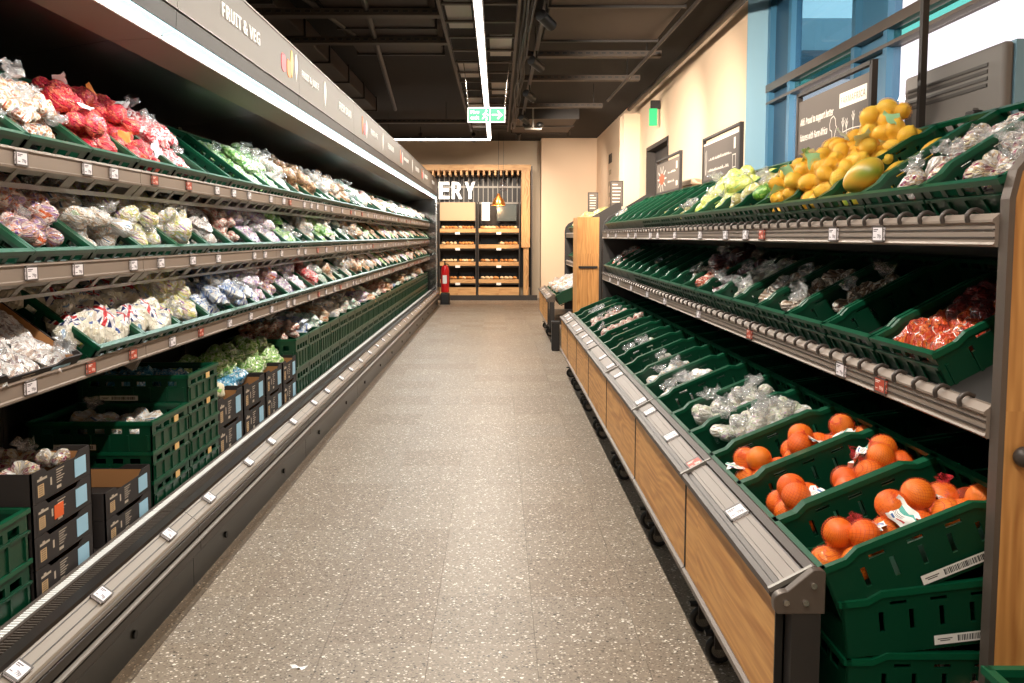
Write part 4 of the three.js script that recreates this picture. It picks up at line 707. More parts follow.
// whole mangoes
const mangoMat = mat(0xffffff, 0.35, { vertexColors: true });
const mangoGeo = [0, 1, 2].map((k) => { const g = ico(7), p = g.attributes.position, no = noiseGrid(500 + k, 8), col = []; for (let i = 0; i < p.count; i++) { const x = p.getX(i), y = p.getY(i), z = p.getZ(i); const t = Math.max(0, Math.min(1, no(x * 1.4 + 3, z * 1.4 + y + 4) * 1.6 - 0.35)); const a = new THREE.Color(0x5f8a2c), b = new THREE.Color(k === 1 ? 0xe59a3a : 0xd9a23a); a.lerp(b, t); col.push(a.r, a.g, a.b); p.setXYZ(i, x * 0.05 * (1 + 0.12 * z), y * 0.045, z * 0.072); } g.setAttribute('color', new THREE.Float32BufferAttribute(col, 3)); sphereUV(g); g.computeVertexNormals(); return g; });
function mangoes(c, where) { for (const [x, y, z, s, q] of [[-0.09, 0.05, -0.09, 1.1, 0], [0.07, 0.05, -0.1, 1.15, 1], [0.0, 0.055, -0.2, 1.25, 0], [-0.1, 0.05, -0.28, 1.1, 2], [0.1, 0.05, -0.26, 1.2, 1], [-0.02, 0.13, -0.13, 1.25, 2], [0.07, 0.05, -0.4, 1.15, 1], [-0.08, 0.05, -0.42, 1.1, 0]]) { const o = mesh('mango', mangoGeo[q], mangoMat); tag(o, `${['green', 'orange blushed', 'yellow green'][q]} mango at ${z > -0.15 ? 'the front' : z > -0.3 ? 'the middle' : 'the back'}, ${where}`, 'mango', `${['green', 'orange', 'yellow green'][q]} mangoes ${where}`); tmpM.compose(V(x, y, z), tmpQ.setFromEuler(new THREE.Euler(rnd() * 0.5, rnd() * 6, rnd() * 0.6)), V(s * 0.88, s * 0.88, s * 0.88)).premultiply(c.matrixWorld); tmpM.decompose(o.position, o.quaternion, o.scale); } }
// nets of oranges: each fruit a piece, the red net drawn over them
const peelTex = (() => { const a = noiseGrid(601, 64); return dataTex(256, 256, (x, y, c) => { c[0] = c[1] = c[2] = 255 * a(x / 4, y / 4); }, false, [3, 3]); })();
const orangeMat = [0xff8212, 0xfb750a, 0xff901e].map((c) => new THREE.MeshPhysicalMaterial({ color: c, roughness: 0.42, clearcoat: 0.25, bumpMap: peelTex, bumpScale: 0.0012 }));
const orangeGeo = new THREE.SphereGeometry(1, 26, 18);
const netAlpha = dataTex(256, 256, (x, y, c) => { const u = (x + y) % 16, v = (x - y + 256) % 16; c[0] = c[1] = c[2] = (u < 2 || v < 2) ? 255 : 0; }, false, [1.25, 1.0]);
const netMat = mat(0xe0521e, 0.5, { alphaMap: netAlpha, transparent: true, alphaTest: 0.5, side: THREE.DoubleSide });
const lemonNetMat = mat(0xf0b438, 0.5, { alphaMap: netAlpha, transparent: true, alphaTest: 0.5, side: THREE.DoubleSide });
const lemonMat = [0xf6c636, 0xf2bb2c, 0xf8d048].map((c) => new THREE.MeshPhysicalMaterial({ color: c, roughness: 0.42, clearcoat: 0.2, bumpMap: peelTex, bumpScale: 0.0012 }));
const knotMat = mat(0xe02a38, 0.6, { alphaMap: netAlpha, transparent: true, alphaTest: 0.5, side: THREE.DoubleSide });
const cardTex = canvasTex(128, 96, (g, w, h) => { g.fillStyle = '#f2efe8'; g.fillRect(0, 0, w, h); g.fillStyle = '#38a89a'; g.fillRect(0, 60, w, 14); g.fillStyle = '#2a5ea0'; g.fillRect(14, 14, 40, 10); g.fillStyle = '#c83a3a'; g.fillRect(64, 16, 44, 7); g.fillStyle = '#555'; for (let k = 0; k < 3; k++) g.fillRect(14, 32 + k * 8, 70, 3); });
const netCard = mat(0xffffff, 0.45, { map: cardTex, side: THREE.DoubleSide });
function orangeNet(c, x, z, n, seed, label, y = 0.048) {
  const q = rngOf(seed), r = 0.044, o = thing('orange_net', label, 'net bag', [0, 0, 0], 'red nets of oranges');
  const lay = { 7: [[-0.048, 0, -0.075], [0.045, 0, -0.07], [-0.046, 0, 0.012], [0.048, 0, 0.015], [0, 0, 0.088], [0.0, 0.06, -0.035], [0.0, 0.06, 0.045]], 6: [[-0.045, 0, -0.05], [0.045, 0, -0.045], [-0.04, 0, 0.045], [0.05, 0, 0.04], [0.0, 0.062, -0.012], [0.0, 0.058, 0.06]], 5: [[-0.045, 0, -0.03], [0.045, 0, -0.04], [-0.04, 0, 0.055], [0.048, 0, 0.045], [0.0, 0.062, 0.0]], 3: [[-0.042, 0, -0.01], [0.045, 0, -0.015], [0.005, 0.02, 0.07]], 2: [[-0.04, 0, 0], [0.045, 0.0, 0.012]] }[n].map((p) => V(p[0] + (q() - 0.5) * 0.008, p[1], p[2] + (q() - 0.5) * 0.008));
  lay.forEach((p, i) => { const m = mesh('orange', orangeGeo, orangeMat[Math.floor(q() * 3)], o); m.position.copy(p); const s = r * (0.95 + q() * 0.12); m.scale.set(s, s * 0.95, s); m.rotation.set(q() * 6, q() * 6, 0); });
  const cen = V(0, 0.02, 0), ng = clusterGeo(seed, { lumps: lay.map((p) => p.clone().sub(cen)), r, pad: 0.003, wr: 0, detail: 9 });
  { const uv = ng.attributes.uv; for (let k = 0; k < uv.count; k++) uv.setXY(k, uv.getX(k), uv.getY(k) * 1); }
  mesh('net', ng, netMat, o).position.copy(cen);
  const kn = mesh('net_knot', crumpleGeo(seed + 3, 0.05, 0.028, 9), knotMat, o); kn.position.set(0.02, 0.075, 0.03); kn.rotation.set(0.6, q() * 6, 0.6);
  const cd = mesh('label_card', pillowGeo(seed + 5, 0.07, 0.06, 0.004, 5, 5, 0.2), netCard, o); cd.position.set(0.055, 0.055, 0.055); cd.rotation.set(0.9 * q(), q() * 3, -0.7);
  tmpM.compose(V(x, y, z), tmpQ.setFromEuler(new THREE.Euler(0, q() * 6, 0)), V(1, 1, 1)).premultiply(c.matrixWorld); tmpM.decompose(o.position, o.quaternion, o.scale);
}
// nets of lemons, built the same way from pointed fruit
const lemonGeo = new THREE.LatheGeometry([[0, -1.38], [0.1, -1.34], [0.2, -1.22], [0.55, -1.02], [0.86, -0.6], [1, 0], [0.86, 0.6], [0.55, 1.02], [0.2, 1.22], [0.12, 1.36], [0, 1.4]].map(([a, b]) => new THREE.Vector2(a, b)), 16);
const lemonCard = [mat(0xdfe6cf, 0.5), mat(0x9ecb98, 0.5)];
function lemonNet(c, x, y, z, seed, label, group) {
  const q = rngOf(seed), r = 0.033, o = thing('lemon_net', label, 'net bag', [0, 0, 0], group);
  const lay = [[-0.045, 0, -0.06], [0.04, 0, -0.062], [-0.05, 0, 0.015], [0.046, 0, 0.01], [-0.01, 0, 0.075], [0, 0.052, -0.03], [0.005, 0.05, 0.035]].map((p) => V(p[0] + (q() - 0.5) * 0.012, p[1] + (q() - 0.5) * 0.012, p[2] + (q() - 0.5) * 0.012));
  for (const p of lay) { const m = mesh('lemon', lemonGeo, lemonMat[Math.floor(q() * 3)], o), s = r * (0.95 + q() * 0.15); m.position.copy(p); m.scale.setScalar(s); m.rotation.set(Math.PI / 2 + (q() - 0.5), q() * 6, (q() - 0.5) * 2); }
  const cen = V(0, 0.015, 0); mesh('net', clusterGeo(seed, { lumps: lay.map((p) => p.clone().sub(cen)), r: 0.04, wr: 0, detail: 7 }), lemonNetMat, o).position.copy(cen);
  if (q() < 0.5) { const cd = mesh('label_card', cardGeo, lemonCard[q() < 0.5 ? 0 : 1], o); cd.position.set((q() - 0.5) * 0.08, 0.085, (q() - 0.5) * 0.1); cd.rotation.set(0.4 + q() * 0.8, q() * 3, q() - 0.5); }
  tmpM.compose(V(x, y, z), tmpQ.setFromEuler(new THREE.Euler((q() - 0.5) * 0.7, q() * 6, (q() - 0.5) * 0.7)), V(1, 1, 1)).premultiply(c.matrixWorld); tmpM.decompose(o.position, o.quaternion, o.scale);
}
const SNAME = ['top stand shelf', 'second stand shelf', 'wheeled front tier'];
const PITCHR = 0.385;
TOPROW.forEach((key, k) => {
  const far = k > 12, c = addCrate(far ? 'rightFar' : 'right', [1.292, 1.672, -(2.0 + (k + 0.5) * PITCHR)], -Math.PI / 2, T1, key ? `green crate of ${WORD[key]} on top stand shelf, ${ord(k + 1)} from near end` : `empty green crate on the top stand shelf, ${ord(k + 1)} from the near end`, 'crates on the top stand shelf');
  const where = `${ord(k + 1)} crate, top stand shelf`;
  if (key === 'mango') mangoes(c, where);
  else if (key === 'lemon') {
    const g = `lemon nets in the ${ord(k + 1)} crate`; let q = 0;
    for (const [l, list] of [[0, [-0.12, -0.25, -0.38, -0.47]], [1, [-0.16, -0.29, -0.42]], [2, k === 3 ? [-0.47] : []]]) list.forEach((z, j) => { for (const x of l === 2 ? [0] : [-0.085, 0.085]) lemonNet(c, x + (rnd() - 0.5) * 0.03, 0.05 + l * 0.078, z, 5000 + k * 50 + q++, `yellow net of lemons, ${['bottom', 'middle', 'top'][l]} layer, ${ord(j + 1)} from the front${l === 2 ? '' : x > 0 ? ' near side' : ' far side'}, ${ord(k + 1)} crate`, g); });
  }
  else if (key === 'lime') fill(key, c, where, false, { y: 0.085, to: 0.8, skip: 0.0 });
  else if (key) fill(key, c, where, false, { y: 0.07, layers: key === 'apple' ? 2 : 1, scale: key === 'dates' ? 0.85 : 1.05 });
  else if (k === 9 || k === 11 || k === 18) fill('pear', c, where, false, { y: 0.05, to: 0.5, skip: 0.4 });
});
MIDROW.forEach((key, k) => {
  const far = k > 12, c = addCrate(far ? 'rightFar' : 'right', [1.29, 1.192, -(2.27 + (k + 0.5) * 0.398)], -Math.PI / 2, T2, key ? `green crate of ${WORD[key]} on second stand shelf, ${ord(k + 1)} from near end` : `empty green crate on the second stand shelf, ${ord(k + 1)} from the near end`, 'crates on the second stand shelf');
  const where = `${ord(k + 1)} crate, second stand shelf`;
  if (key === 'redpep') { fill('redpep', c, where, false, { y: 0.06, to: 0.42 }); fill('darkred', c, where, false, { y: 0.08, from: 0.4, layers: 1 }); }
  else if (key === 'tomato' && k < 10) { fill('tomato', c, where, false, { y: 0.07, to: 0.55, layers: 1 }); fill('purple', c, where, false, { y: 0.09, from: 0.5, layers: 2 }); }
  else if (key) fill(key, c, where, false, { y: 0.06, layers: 1 });
  else if (k === 2 || k === 8 || k === 12) fill('dusk', c, where, false, { y: 0.05, from: 0.3, to: 0.9, skip: 0.4 });
});
LOWROW.forEach((key, k) => {
  const far = k > 13, c = addCrate(far ? 'deepFar' : 'deep', [0.917, 0.604, -(2.085 + (k + 0.5) * 0.377)], -Math.PI / 2, T3, key ? `green crate of ${WORD[key]} on wheeled front tier, ${ord(k + 1)} from near end` : `empty green crate on the wheeled front tier, ${ord(k + 1)} from the near end`, 'crates on the wheeled front tier', k === 0);
  const where = `${ord(k + 1)} crate, wheeled front tier`;
  if (key === 'orange') {
    const spots = [[[0.06, -0.12, 6, 'at the front'], [0.04, -0.33, 7, 'in the middle'], [0.06, -0.475, 3, 'at the back']], [[0.05, -0.12, 7, 'at the front'], [0.06, -0.30, 3, 'in the middle'], [0.05, -0.43, 6, 'at the back']], [[0.05, -0.12, 6, 'at the front'], [0.05, -0.30, 6, 'in the middle'], [0.06, -0.46, 5, 'at the back']]][k];
    spots.forEach(([x, z, n, w], j) => orangeNet(c, x, z, n, 700 + k * 10 + j, `red net of oranges ${w} of the ${ord(k + 1)} orange crate`, 0.098 + (j === 1 ? 0.015 : 0)));
  } else if (key) fill(key, c, where, false, { y: key === 'white' ? 0.09 : 0.125, to: key === 'white' ? 0.6 : 1, skip: key === 'white' ? 0.45 : 0.05 });
  else if (k === 8 || k === 10) fill('ginger', c, where, false, { y: 0.08, to: 0.6, skip: 0.6 });
});
// crates of spare stock: behind the front tier and below it at the near end
for (let k = 0; k < 17; k++) addCrate(k > 8 ? 'deepFar' : 'deep', [1.43, 0.70, -(2.5 + (k + 0.5) * 0.40)], -Math.PI / 2, 0.15, `empty green crate behind the front tier, ${ord(k + 1)} from the near end`, 'spare crates behind the front tier');
for (let k = 0; k < 2; k++) { const c = addCrate('deep', [0.93, 0.345 + (k ? 0.158 : 0), -2.27], -Math.PI / 2, k ? 0.12 : 0, k ? 'green crate directly beneath the nearest orange crate' : 'green crate lowest under the nearest orange crate', 'spare crates below the front tier', true); if (k === 0) for (let j = 0; j < 4; j++) putItem('tomato', c, -0.12 + 0.09 * j, 0.05, -0.4 + 0.05 * (j % 2), 'in the lowest crate below the oranges', false, 0.9, 0.3, `, ${ord(j + 1)} along,`); }
for (let k = 0; k < 4; k++) addCrate('stackA', [1.05, k * 0.1755, -1.46], -Math.PI / 2, 0, `green crate before the oak end panel, ${['bottom', 'second', 'third', 'topmost'][k]} of its floor stack`, 'crates stacked before the oak end panel');

// ---- second stand, farther down ----
wheeledBay(12.0, 13.2, 'near oak-fronted wheeled base of the far small stand', 'oak-fronted bases of the far stand', [[0.5, 0]], true);
wheeledBay(13.2, 14.4, 'far oak-fronted wheeled base of the far small stand', 'oak-fronted bases of the far stand', [[0.5, 0]], false);
const S2 = upperStand('small_produce_stand', 'small produce stand farther down behind the oak cupboard', 11.9, 14.6, 0.0, false, false);
for (let k = 0; k < 6; k++) {
  const lab = (w) => `green crate on the ${w} of the far small stand, ${ord(k + 1)} from its near end`, g = 'crates on the far small stand', a = `${ord(k + 1)} crate, far stand`;
  const c1 = addCrate('rightFar', [1.292, 1.672, -(12.1 + k * 0.4)], -Math.PI / 2, T1, lab('top shelf'), g); fill('pear', c1, a + ' top shelf', true, { y: 0.1 });
  const c2 = addCrate('rightFar', [1.29, 1.192, -(12.1 + k * 0.4)], -Math.PI / 2, T2, lab('second shelf'), g); fill('white', c2, a + ' second shelf', true, { y: 0.1 });
  const c3 = addCrate('deepFar', [0.917, 0.604, -(12.22 + k * 0.37)], -Math.PI / 2, T3, lab('front tier'), g); fill(k % 2 ? 'beige' : 'white', c3, a + ' front tier', true, { y: 0.15 });
}
{
  const o = thing('oak_cupboard', 'tall oak end cupboard with dark bar handle between the two stands', 'cupboard', [1.19, 0, -11.0]);
  mesh('carcass', metreUV(box(0.29, 1.88, 0.56, 0.0, 0.94, 0), 'y', 0.2, 0.1), M.oak, o);
  mesh('edge_trim', [box(0.03, 1.92, 0.58, 0.16, 0.96, 0)], M.charcoal, o);
  mesh('bar_handle', box(0.25, 0.03, 0.03, 0.0, 1.22, 0.295), M.black, o);
  const p = thing('black_bollard', 'short black bumper post at the foot of the stand', 'bollard', [0.82, 0, -11.5]);
  mesh('post', new RoundedBoxGeometry(0.11, 0.4, 0.16, 2, 0.015).translate(0, 0.2, 0), M.black, p); mesh('cap', box(0.12, 0.02, 0.17, 0, 0.41, 0), M.charcoal, p);
}

// ================= SIGNS, SCREEN AND BITS BY THE WINDOW =================
function chalkSign(d0, d1, label, draw) {
  const L = d1 - d0, t = thing('chalkboard_sign', label, 'sign', [1.9, 2.1, -(d0 + d1) / 2]);
  mesh('frame', [box(0.03, 0.42, 0.03, 0, 0.21, L / 2), box(0.03, 0.42, 0.03, 0, 0.21, -L / 2), box(0.03, 0.02, L, 0, 0.41, 0), box(0.03, 0.03, L, 0, 0.02, 0)], M.steelDark, t);
  mesh('board', box(0.014, 0.33, L - 0.03, 0, 0.20, 0), mat(0x5f554e, 0.6), t);
  const tex = canvasTex(768, 256, draw);
  mesh('print', new THREE.PlaneGeometry(L - 0.03, 0.33).rotateY(-Math.PI / 2).translate(-0.0085, 0.20, 0), mat(0xffffff, 0.6, { map: tex }), t);
  for (const e of [-1, 1]) mesh('clamp', [box(0.03, 0.24, 0.04, 0, -0.1, e * L * 0.35), box(0.13, 0.04, 0.04, -0.06, -0.2, e * L * 0.35)], M.grey, t);
  return t;
}
const scribble = (g, x, y, w, seed) => { const r = rngOf(seed); g.lineWidth = 5; g.beginPath(); let q = x; g.moveTo(q, y); while (q < x + w) { const s = 9 + r() * 10; g.quadraticCurveTo(q + s * 0.3, y - 12 - r() * 26, q + s * 0.6, y - 4); q += s; g.lineTo(q, y - r() * 5); if (r() < 0.16) { q += 16; g.moveTo(q, y); } } g.stroke(); };
chalkSign(4.17, 5.18, 'brown charity sign with white handwriting and crop drawings before the window', (g, w, h) => {
  g.fillStyle = '#5d534c'; g.fillRect(0, 0, w, h); g.fillStyle = '#efe6d8'; g.strokeStyle = '#efe6d8'; g.lineCap = 'round';
  g.font = 'italic bold 44px sans-serif'; g.fillText('Aldi. Proud to support better', 24, 118, 390); g.fillText('futures with Farm Africa', 24, 192, 330);
  g.fillRect(478, 40, 262, 62); g.fillStyle = '#9a8f7c'; g.font = 'bold 40px sans-serif'; g.fillText('FARMAFRICA', 490, 86, 238);
  g.lineWidth = 4; g.beginPath(); g.moveTo(392, 132); [[420, 124], [440, 140], [446, 168], [456, 176], [440, 200], [430, 236], [416, 244], [408, 214], [404, 188], [384, 180], [380, 156], [392, 132]].forEach((p) => g.lineTo(...p)); g.stroke();
  for (const [x, y] of [[520, 0], [556, 8], [620, -14], [690, 0]]) { g.beginPath(); g.moveTo(x, 222 + y); g.lineTo(x, 160 + y); g.moveTo(x, 186 + y); g.lineTo(x - 14, 160 + y); g.moveTo(x, 186 + y); g.lineTo(x + 14, 160 + y); g.moveTo(x, 166 + y); g.lineTo(x - 8, 146 + y); g.moveTo(x, 166 + y); g.lineTo(x + 8, 146 + y); g.stroke(); }
  g.beginPath(); g.moveTo(494, 212); g.quadraticCurveTo(600, 190, 730, 208); g.stroke();
});
chalkSign(6.4, 7.54, 'framed brown chalkboard with two white handwritten lines by the blue window edge', (g, w, h) => { g.fillStyle = '#5d534c'; g.fillRect(0, 0, w, h); g.strokeStyle = g.fillStyle = '#efe6d8'; g.lineCap = 'round'; g.fillRect(0, 0, w, 14); scribble(g, 130, 128, 480, 3); scribble(g, 110, 204, 450, 4); g.lineWidth = 6; g.strokeRect(640, 140, 60, 78); g.fillRect(660, 34, 34, 70); g.beginPath(); g.moveTo(50, 60); g.quadraticCurveTo(30, 120, 60, 220); g.moveTo(70, 50); g.quadraticCurveTo(90, 120, 60, 220); g.stroke(); });
chalkSign(8.5, 9.74, 'farthest chalkboard sign with an orange burst drawing beside the dark door', (g, w, h) => { g.fillStyle = '#6d6055'; g.fillRect(0, 0, w, h); g.strokeStyle = g.fillStyle = '#efe6d8'; g.lineCap = 'round'; g.lineWidth = 14; for (let k = 0; k < 10; k++) { const a = k * 0.628; g.beginPath(); g.moveTo(190, 140); g.lineTo(190 + Math.cos(a) * 150, 140 + Math.sin(a) * 110); g.stroke(); } g.fillStyle = '#d8562e'; g.beginPath(); g.ellipse(190, 140, 90, 50, 0, 0, 7); g.fill(); g.strokeStyle = '#efe6d8'; scribble(g, 400, 110, 240, 8); scribble(g, 400, 190, 200, 9); g.fillStyle = '#efe6d8'; g.fillRect(660, 30, 40, 60); g.fillRect(660, 190, 50, 40); });
for (const [x, y, d, w, h, lab] of [[1.47, 2.02, 12.6, 0.13, 0.27, 'small grey poster on top of the far small stand, nearer the pale corner'], [1.82, 2.1, 12.5, 0.17, 0.36, 'larger grey poster on top of the far small stand, nearer the pillar']]) {
  const t = thing('poster_board', lab, 'poster', [x, y - 0.25, -d]);
  mesh('frame', [box(w + 0.03, h + 0.03, 0.012, 0, h / 2 + 0.25, -0.008), box(0.02, 0.5, 0.02, 0, 0.1, -0.01)], M.steelDark, t);
  mesh('print', new THREE.PlaneGeometry(w, h).translate(0, h / 2 + 0.25, 0.001), mat(0xffffff, 0.6, { map: canvasTex(128, 192, (g, W, H) => { g.fillStyle = '#5a5048'; g.fillRect(0, 0, W, H); g.fillStyle = '#d8ccbc'; for (let k = 0; k < 6; k++) g.fillRect(14, 18 + k * 28, 60 + (k * 37) % 40, 9); }) }), t);
}
{
  // large screen facing out of the window, seen from behind
  const t = thing('display_screen', 'back of a large grey display screen facing out of the window', 'screen', [2.2, 1.6, -3.98]);
  mesh('rear_cover', [new RoundedBoxGeometry(0.05, 0.86, 0.86, 3, 0.02).translate(0, 0.44, 0), box(0.03, 0.5, 0.62, -0.035, 0.36, -0.05)], mat(0x7b746e, 0.55), t);
  mesh('screen_edge', box(0.05, 0.87, 0.87, 0.05, 0.44, 0), M.bluePale, t);
  for (const [z, y] of [[0.16, 0.53], [-0.12, 0.5], [-0.30, 0.5]]) for (let k = 0; k < 3; k++) for (let q = 0; q < 3; q++) mesh('vent', box(0.004, 0.014, 0.07, -0.052, y - k * 0.055 - q * 0.017, z), M.charcoal, t);
  mesh('vent_band', [0, 1, 2, 3].map((k) => box(0.004, 0.016, 0.7, -0.027, 0.79 - k * 0.03, -0.03)), mat(0x55504b, 0.6), t);
  mesh('cable_cover', new RoundedBoxGeometry(0.05, 0.55, 0.07, 2, 0.01).translate(-0.05, 0.32, 0.27), M.charcoal, t);
  mesh('stand', [box(0.06, 1.6, 0.08, 0.0, -0.8, 0), box(0.4, 0.03, 0.6, 0, -1.585, 0)], M.charcoal, t);
  const p = thing('steel_post', 'thin dark upright post in front of the display screen', 'post', [2.1, 0, -4.08]);
  mesh('tube', box(0.03, 3.1, 0.03, 0, 1.55, 0), M.steelDark, p); mesh('base_plate', box(0.12, 0.01, 0.12, 0, 0.005, 0), M.steelDark, p); mesh('cap_bracket', box(0.16, 0.03, 0.06, 0.07, 3.0, 0), M.grey, p);
  // pale box by the wall behind the stand
  const b = thing('wall_ledge', 'tan box with a cream ledge against the wall beside the chalkboard', 'ledge', [2.34, 0, -9.6]);
  mesh('body', box(0.28, 2.22, 0.7, 0, 1.11, 0), mat(0xb08860, 0.7), b); mesh('ledge', box(0.32, 0.06, 0.74, 0, 2.25, 0), mat(0xe8d6bc, 0.7), b);
}
// dark lettering high on the cream wall
{
  const t = thing('wall_lettering', 'faint vertical dark writing on the cream wall past the pillar', 'lettering', [2.497, 2.3, -18.2]);
  for (const [y, w] of [[1.05, 0.5], [0.75, 0.3], [0.5, 0.45], [0.25, 0.3], [0.0, 0.4]]) mesh('glyph', box(0.006, y > 1 ? 0.2 : 0.1, w, 0, y, 0), y > 1 ? M.steelDark : mat(0xb39a7c, 0.7), t);
}

// ================= BAKERY WALL =================
const clusterRoll = [0, 1].map((k) => ico(2).scale(0.05, 0.045, 0.12 + 0.03 * k)); clusterRoll.forEach((g) => { sphereUV(g); g.computeVertexNormals(); });
const breadMats = [mat(0xc98a4a, 0.7), mat(0xb0713a, 0.7), mat(0xe2c092, 0.7)];
{
  const Zb = -FAR, X = (px, zc = 21) => (px - 498) * zc / 810, Y = (py, zc = 21) => EYE + (236 - py) * zc / 810;
  const fr = thing('bakery_surround', 'oak frame with hanging battens around the bakery wall', 'bakery frame', [-0.6, 0, Zb + 0.39]);
  const dx = 0.6;
  mesh('header', metreUV(box(X(530) + 2.6, 0.14, 0.7, (X(530) - 2.6) / 2 + dx, Y(169.5), 0), 'x'), M.oakPale, fr);
  for (let k = 0; k < 22; k++) mesh('batten', metreUV(box(0.05, 0.12, 0.66, -2.5 + k * 0.143 + dx, Y(174.5), 0), 'y', k * 0.3), M.oakPale, fr);
  mesh('post', metreUV(box(0.22, Y(247) * -1 + Y(172), 0.7, X(525) + dx, (Y(172) + Y(247)) / 2, 0), 'y'), M.oakPale, fr);
  mesh('post', metreUV(box(0.13, Y(247), 0.6, X(525.5) + dx, Y(247) / 2, 0), 'y', 0.4), M.oakPale, fr);
  mesh('side_panel', box(0.03, Y(168), 0.66, X(531) + dx, Y(168) / 2, -0.02), M.railDark, fr);
  mesh('skirting', box(4.0, 0.13, 0.05, -1.0 + dx, 0.065, 0.33), M.charcoal, fr);
  const bw = thing('slatted_backdrop', 'dark slatted wall with thin pale upright lines behind the letters', 'wall panel', [-0.6, 0, Zb + 0.06]);
  mesh('backing', box(3.4, Y(171) - 0.3, 0.04, -0.82 + dx, (Y(171) + 0.3) / 2, 0), M.charcoal, bw);
  for (let k = 0; k < 24; k++) mesh('slat', box(0.022, Y(171) - Y(203), 0.02, -2.4 + k * 0.126 + dx, (Y(171) + Y(203)) / 2, 0.03), M.grey, bw);
  mesh('cross_bar', [box(3.2, 0.05, 0.02, -0.82 + dx, Y(187), 0.045), box(3.2, 0.05, 0.02, -0.82 + dx, Y(203), 0.045)], M.grey, bw);
  const letters = thing('bakery_lettering', 'large white illuminated bakery letters on the slatted wall', 'lettering', [0, Y(190.5), Zb + 0.16]);
  'BAKERY'.split('').forEach((ch, i) => mesh('letter', textGeo(ch, 0.44, 0.27, 0.05).translate(X(470) - (5 - i) * 0.335, 0, 0), mat(0xffffff, 0.5, { emissive: 0xfff6ea, emissiveIntensity: 1.0 }), letters));
  // two shelf units of baskets
  [[X(440), X(477), 'first'], [X(478), X(519.5), 'second']].forEach(([x0, x1, nm], u) => {
    const w = x1 - x0, s = thing('bakery_shelf', `${u ? 'wider bakery shelf unit beside the oak post' : 'bakery shelf unit next to the extinguisher'} with oak tray fronts`, 'shelf unit', [(x0 + x1) / 2, 0, Zb + 0.45]);
    for (const e of [-1, 1]) mesh('upright', box(0.03, 2.5, 0.5, e * (w / 2 - 0.015), 1.25, 0), M.steelDark, s);
    mesh('kick_board', metreUV(box(w - 0.04, 0.2, 0.03, 0, 0.23, 0.25), 'x'), M.oakPale, s); mesh('plinth', box(w - 0.04, 0.12, 0.45, 0, 0.06, 0), M.black, s);
    mesh('back', box(w, 2.4, 0.02, 0, 1.2, -0.24), mat(0x3b332d, 0.7), s);
    if (!u) mesh('top_board', metreUV(box(w - 0.04, 0.46, 0.03, 0, Y(212), 0.2), 'x', 0.3), mat(0xb09878, 0.7), s);
    else { mesh('menu_sheet', box(0.2, 0.46, 0.01, -0.33, Y(212), 0.24), M.white, s); mesh('oven_window', box(0.5, 0.42, 0.02, 0.2, Y(213), 0.1), mat(0x4a4f4c, 0.2), s); }
    [230.5, 246, 263, 280].forEach((py, r) => {
      const y = Y(py); mesh('tray_front', metreUV(box(w - 0.06, 0.1, 0.03, 0, y, 0.27), 'x', r * 0.3), M.oakPale, s); mesh('shelf_board', box(w - 0.06, 0.03, 0.48, 0, y - 0.05, 0.02, 0.12), M.steelDark, s);
      mesh('ticket', box(0.12, 0.06, 0.006, 0.0, y - 0.07, 0.29), M.white, s);
      for (let b = 0; b < 2; b++) {
        const bx = (b - 0.5) * (w - 0.1) / 2, k = thing('bread_basket', `black bread basket, ${b ? 'right' : 'left'} one on the ${['top', 'second', 'third', 'lowest'][r]} shelf of the ${u ? 'wider bakery unit' : 'bakery unit by the extinguisher'}`, 'basket', [(x0 + x1) / 2 + bx, y, Zb + 0.45], 'bread baskets');
        const bwid = (w - 0.14) / 2;
        mesh('side', [-1, 1].map((e) => profile([[-0.2, -0.02], [0.22, -0.03], [0.2, 0.1], [-0.1, 0.2], [-0.2, 0.2]], 0.012).rotateY(-Math.PI / 2).translate(e * bwid / 2, 0.0, 0)), M.black, k);
        mesh('floor', [box(bwid, 0.012, 0.42, 0, -0.02, 0, 0.05), box(bwid, 0.2, 0.012, 0, 0.08, -0.2)], M.black, k);
        const n = 4 + Math.floor(rnd() * 2);
        if (rnd() < 0.9) for (let q = 0; q < n; q++) { const l = tag(mesh('bread_roll', clusterRoll[q % 2], breadMats[Math.floor(rnd() * 3)]), `${ord(q + 1)} bread roll of the ${b ? 'right' : 'left'} basket, ${['top', 'second', 'third', 'lowest'][r]} shelf of the ${u ? 'wider unit' : 'unit by the extinguisher'}`, 'bread', `bread rolls in ${u ? 'wider' : 'narrower'} unit basket ${r}${b}`); l.position.set((x0 + x1) / 2 + bx + (q - (n - 1) / 2) * bwid / n * 0.95, y + 0.075, Zb + 0.56); l.rotation.y = rnd() * 0.6; }
      }
    });
  });
  const lamp = thing('pendant_lamp', 'copper cone pendant lamp hanging before the bakery shelves', 'pendant lamp', [X(498.5, 19.6), Y(205.6, 19.6), -19.6]);
  mesh('shade', new THREE.LatheGeometry([[0.17, 0], [0.165, 0.03], [0.13, 0.13], [0.05, 0.22], [0.03, 0.28], [0.0, 0.285]].map(([a, b]) => new THREE.Vector2(a, b)), 24), mat(0xc07a3c, 0.3, { metalness: 0.85, side: THREE.DoubleSide }), lamp);
  mesh('bulb', new THREE.SphereGeometry(0.045, 12, 8).translate(0, 0.07, 0), mat(0xffffff, 0.5, { emissive: 0xffd9a0, emissiveIntensity: 6 }), lamp);
  mesh('cord', box(0.008, TOP - Y(205.6, 19.6) - 0.28, 0.008, 0, (TOP - Y(205.6, 19.6) + 0.28) / 2, 0), M.black, lamp);
  const pl = new THREE.PointLight(0xffd2a0, 3); pl.position.set(0, 0.0, 0); pl.castShadow = true; pl.shadow.radius = 2; lamp.add(pl);
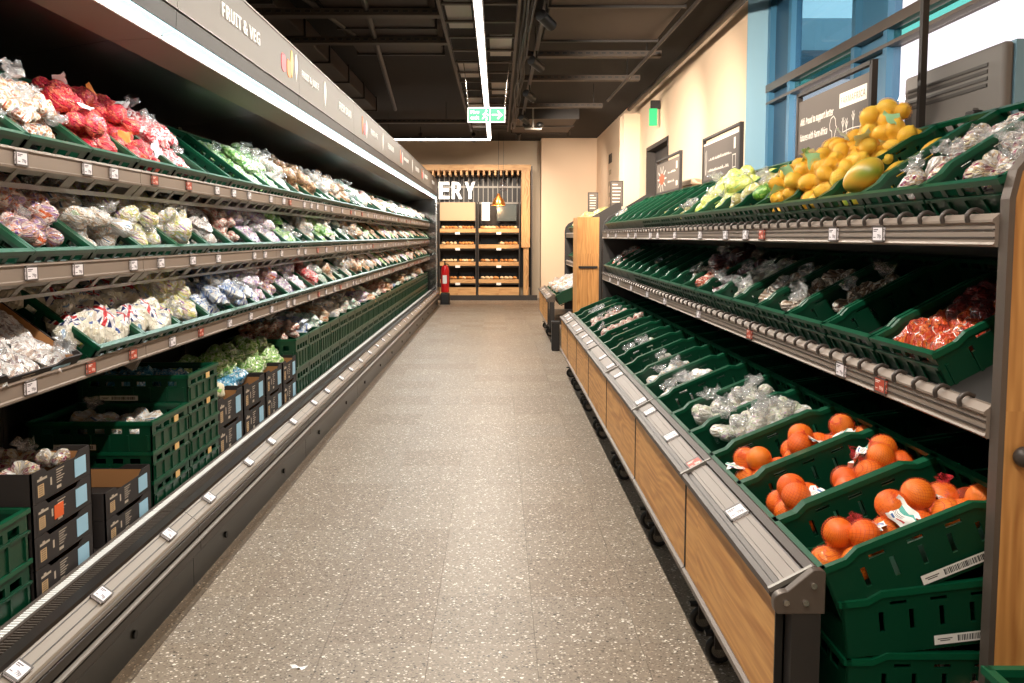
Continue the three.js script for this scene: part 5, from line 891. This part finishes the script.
  const vent = thing('clear_bottle_lamp', 'clear glass pendant behind the copper lamp', 'pendant lamp', [X(503.5, 20.4), Y(192, 20.4), -20.4]);
  mesh('globe', new THREE.LatheGeometry([[0.02, 0], [0.1, 0.05], [0.11, 0.16], [0.06, 0.26], [0.03, 0.32]].map(([a, b]) => new THREE.Vector2(a, b)), 16), M.glass, vent); mesh('cord', box(0.006, TOP - Y(192, 20.4) - 0.3, 0.006, 0, (TOP - Y(192, 20.4) + 0.3) / 2, 0), M.black, vent);
}
// extinguisher at the far end of the cases
{
  const t = thing('fire_extinguisher', 'red fire extinguisher on a dark stand at the end of the cases', 'extinguisher', [-1.27, 0, -19.4]);
  mesh('cylinder', new THREE.LatheGeometry([[0, 0.28], [0.09, 0.285], [0.1, 0.31], [0.1, 0.82], [0.08, 0.9], [0.03, 0.94], [0, 0.94]].map(([a, b]) => new THREE.Vector2(a, b)), 20), mat(0xc8161c, 0.3), t);
  mesh('valve', [cyl(0.02, 0.02, 0.07, 8, 0, 0.97, 0), box(0.03, 0.02, 0.14, 0, 1.0, 0.04), box(0.03, 0.015, 0.12, 0, 1.03, 0.04, -0.2)], M.black, t);
  mesh('hose', new THREE.TubeGeometry(new THREE.CatmullRomCurve3([V(0, 0.97, 0.02), V(0.09, 0.95, 0.08), V(0.12, 0.75, 0.06), V(0.11, 0.45, 0.05)]), 14, 0.012, 6), M.black, t);
  mesh('label', box(0.1, 0.2, 0.004, 0, 0.6, 0.1), M.white, t);
  mesh('stand', [new RoundedBoxGeometry(0.22, 0.26, 0.22, 2, 0.03).translate(0, 0.14, 0), box(0.24, 0.02, 0.26, 0, 0.01, 0)], M.black, t);
}
tag(mesh('paper_scrap', pillowGeo(990, 0.055, 0.018, 0.002, 4, 4, 0.1).translate(0, 0.002, 0), M.paper), 'small white paper scrap on the vinyl floor near the case', 'paper scrap').position.set(-0.755, 0.001, -2.95);

scene.traverse((o) => { if (o.isMesh) o.castShadow = o.receiveShadow = true; });
renderer.render(scene, camera);
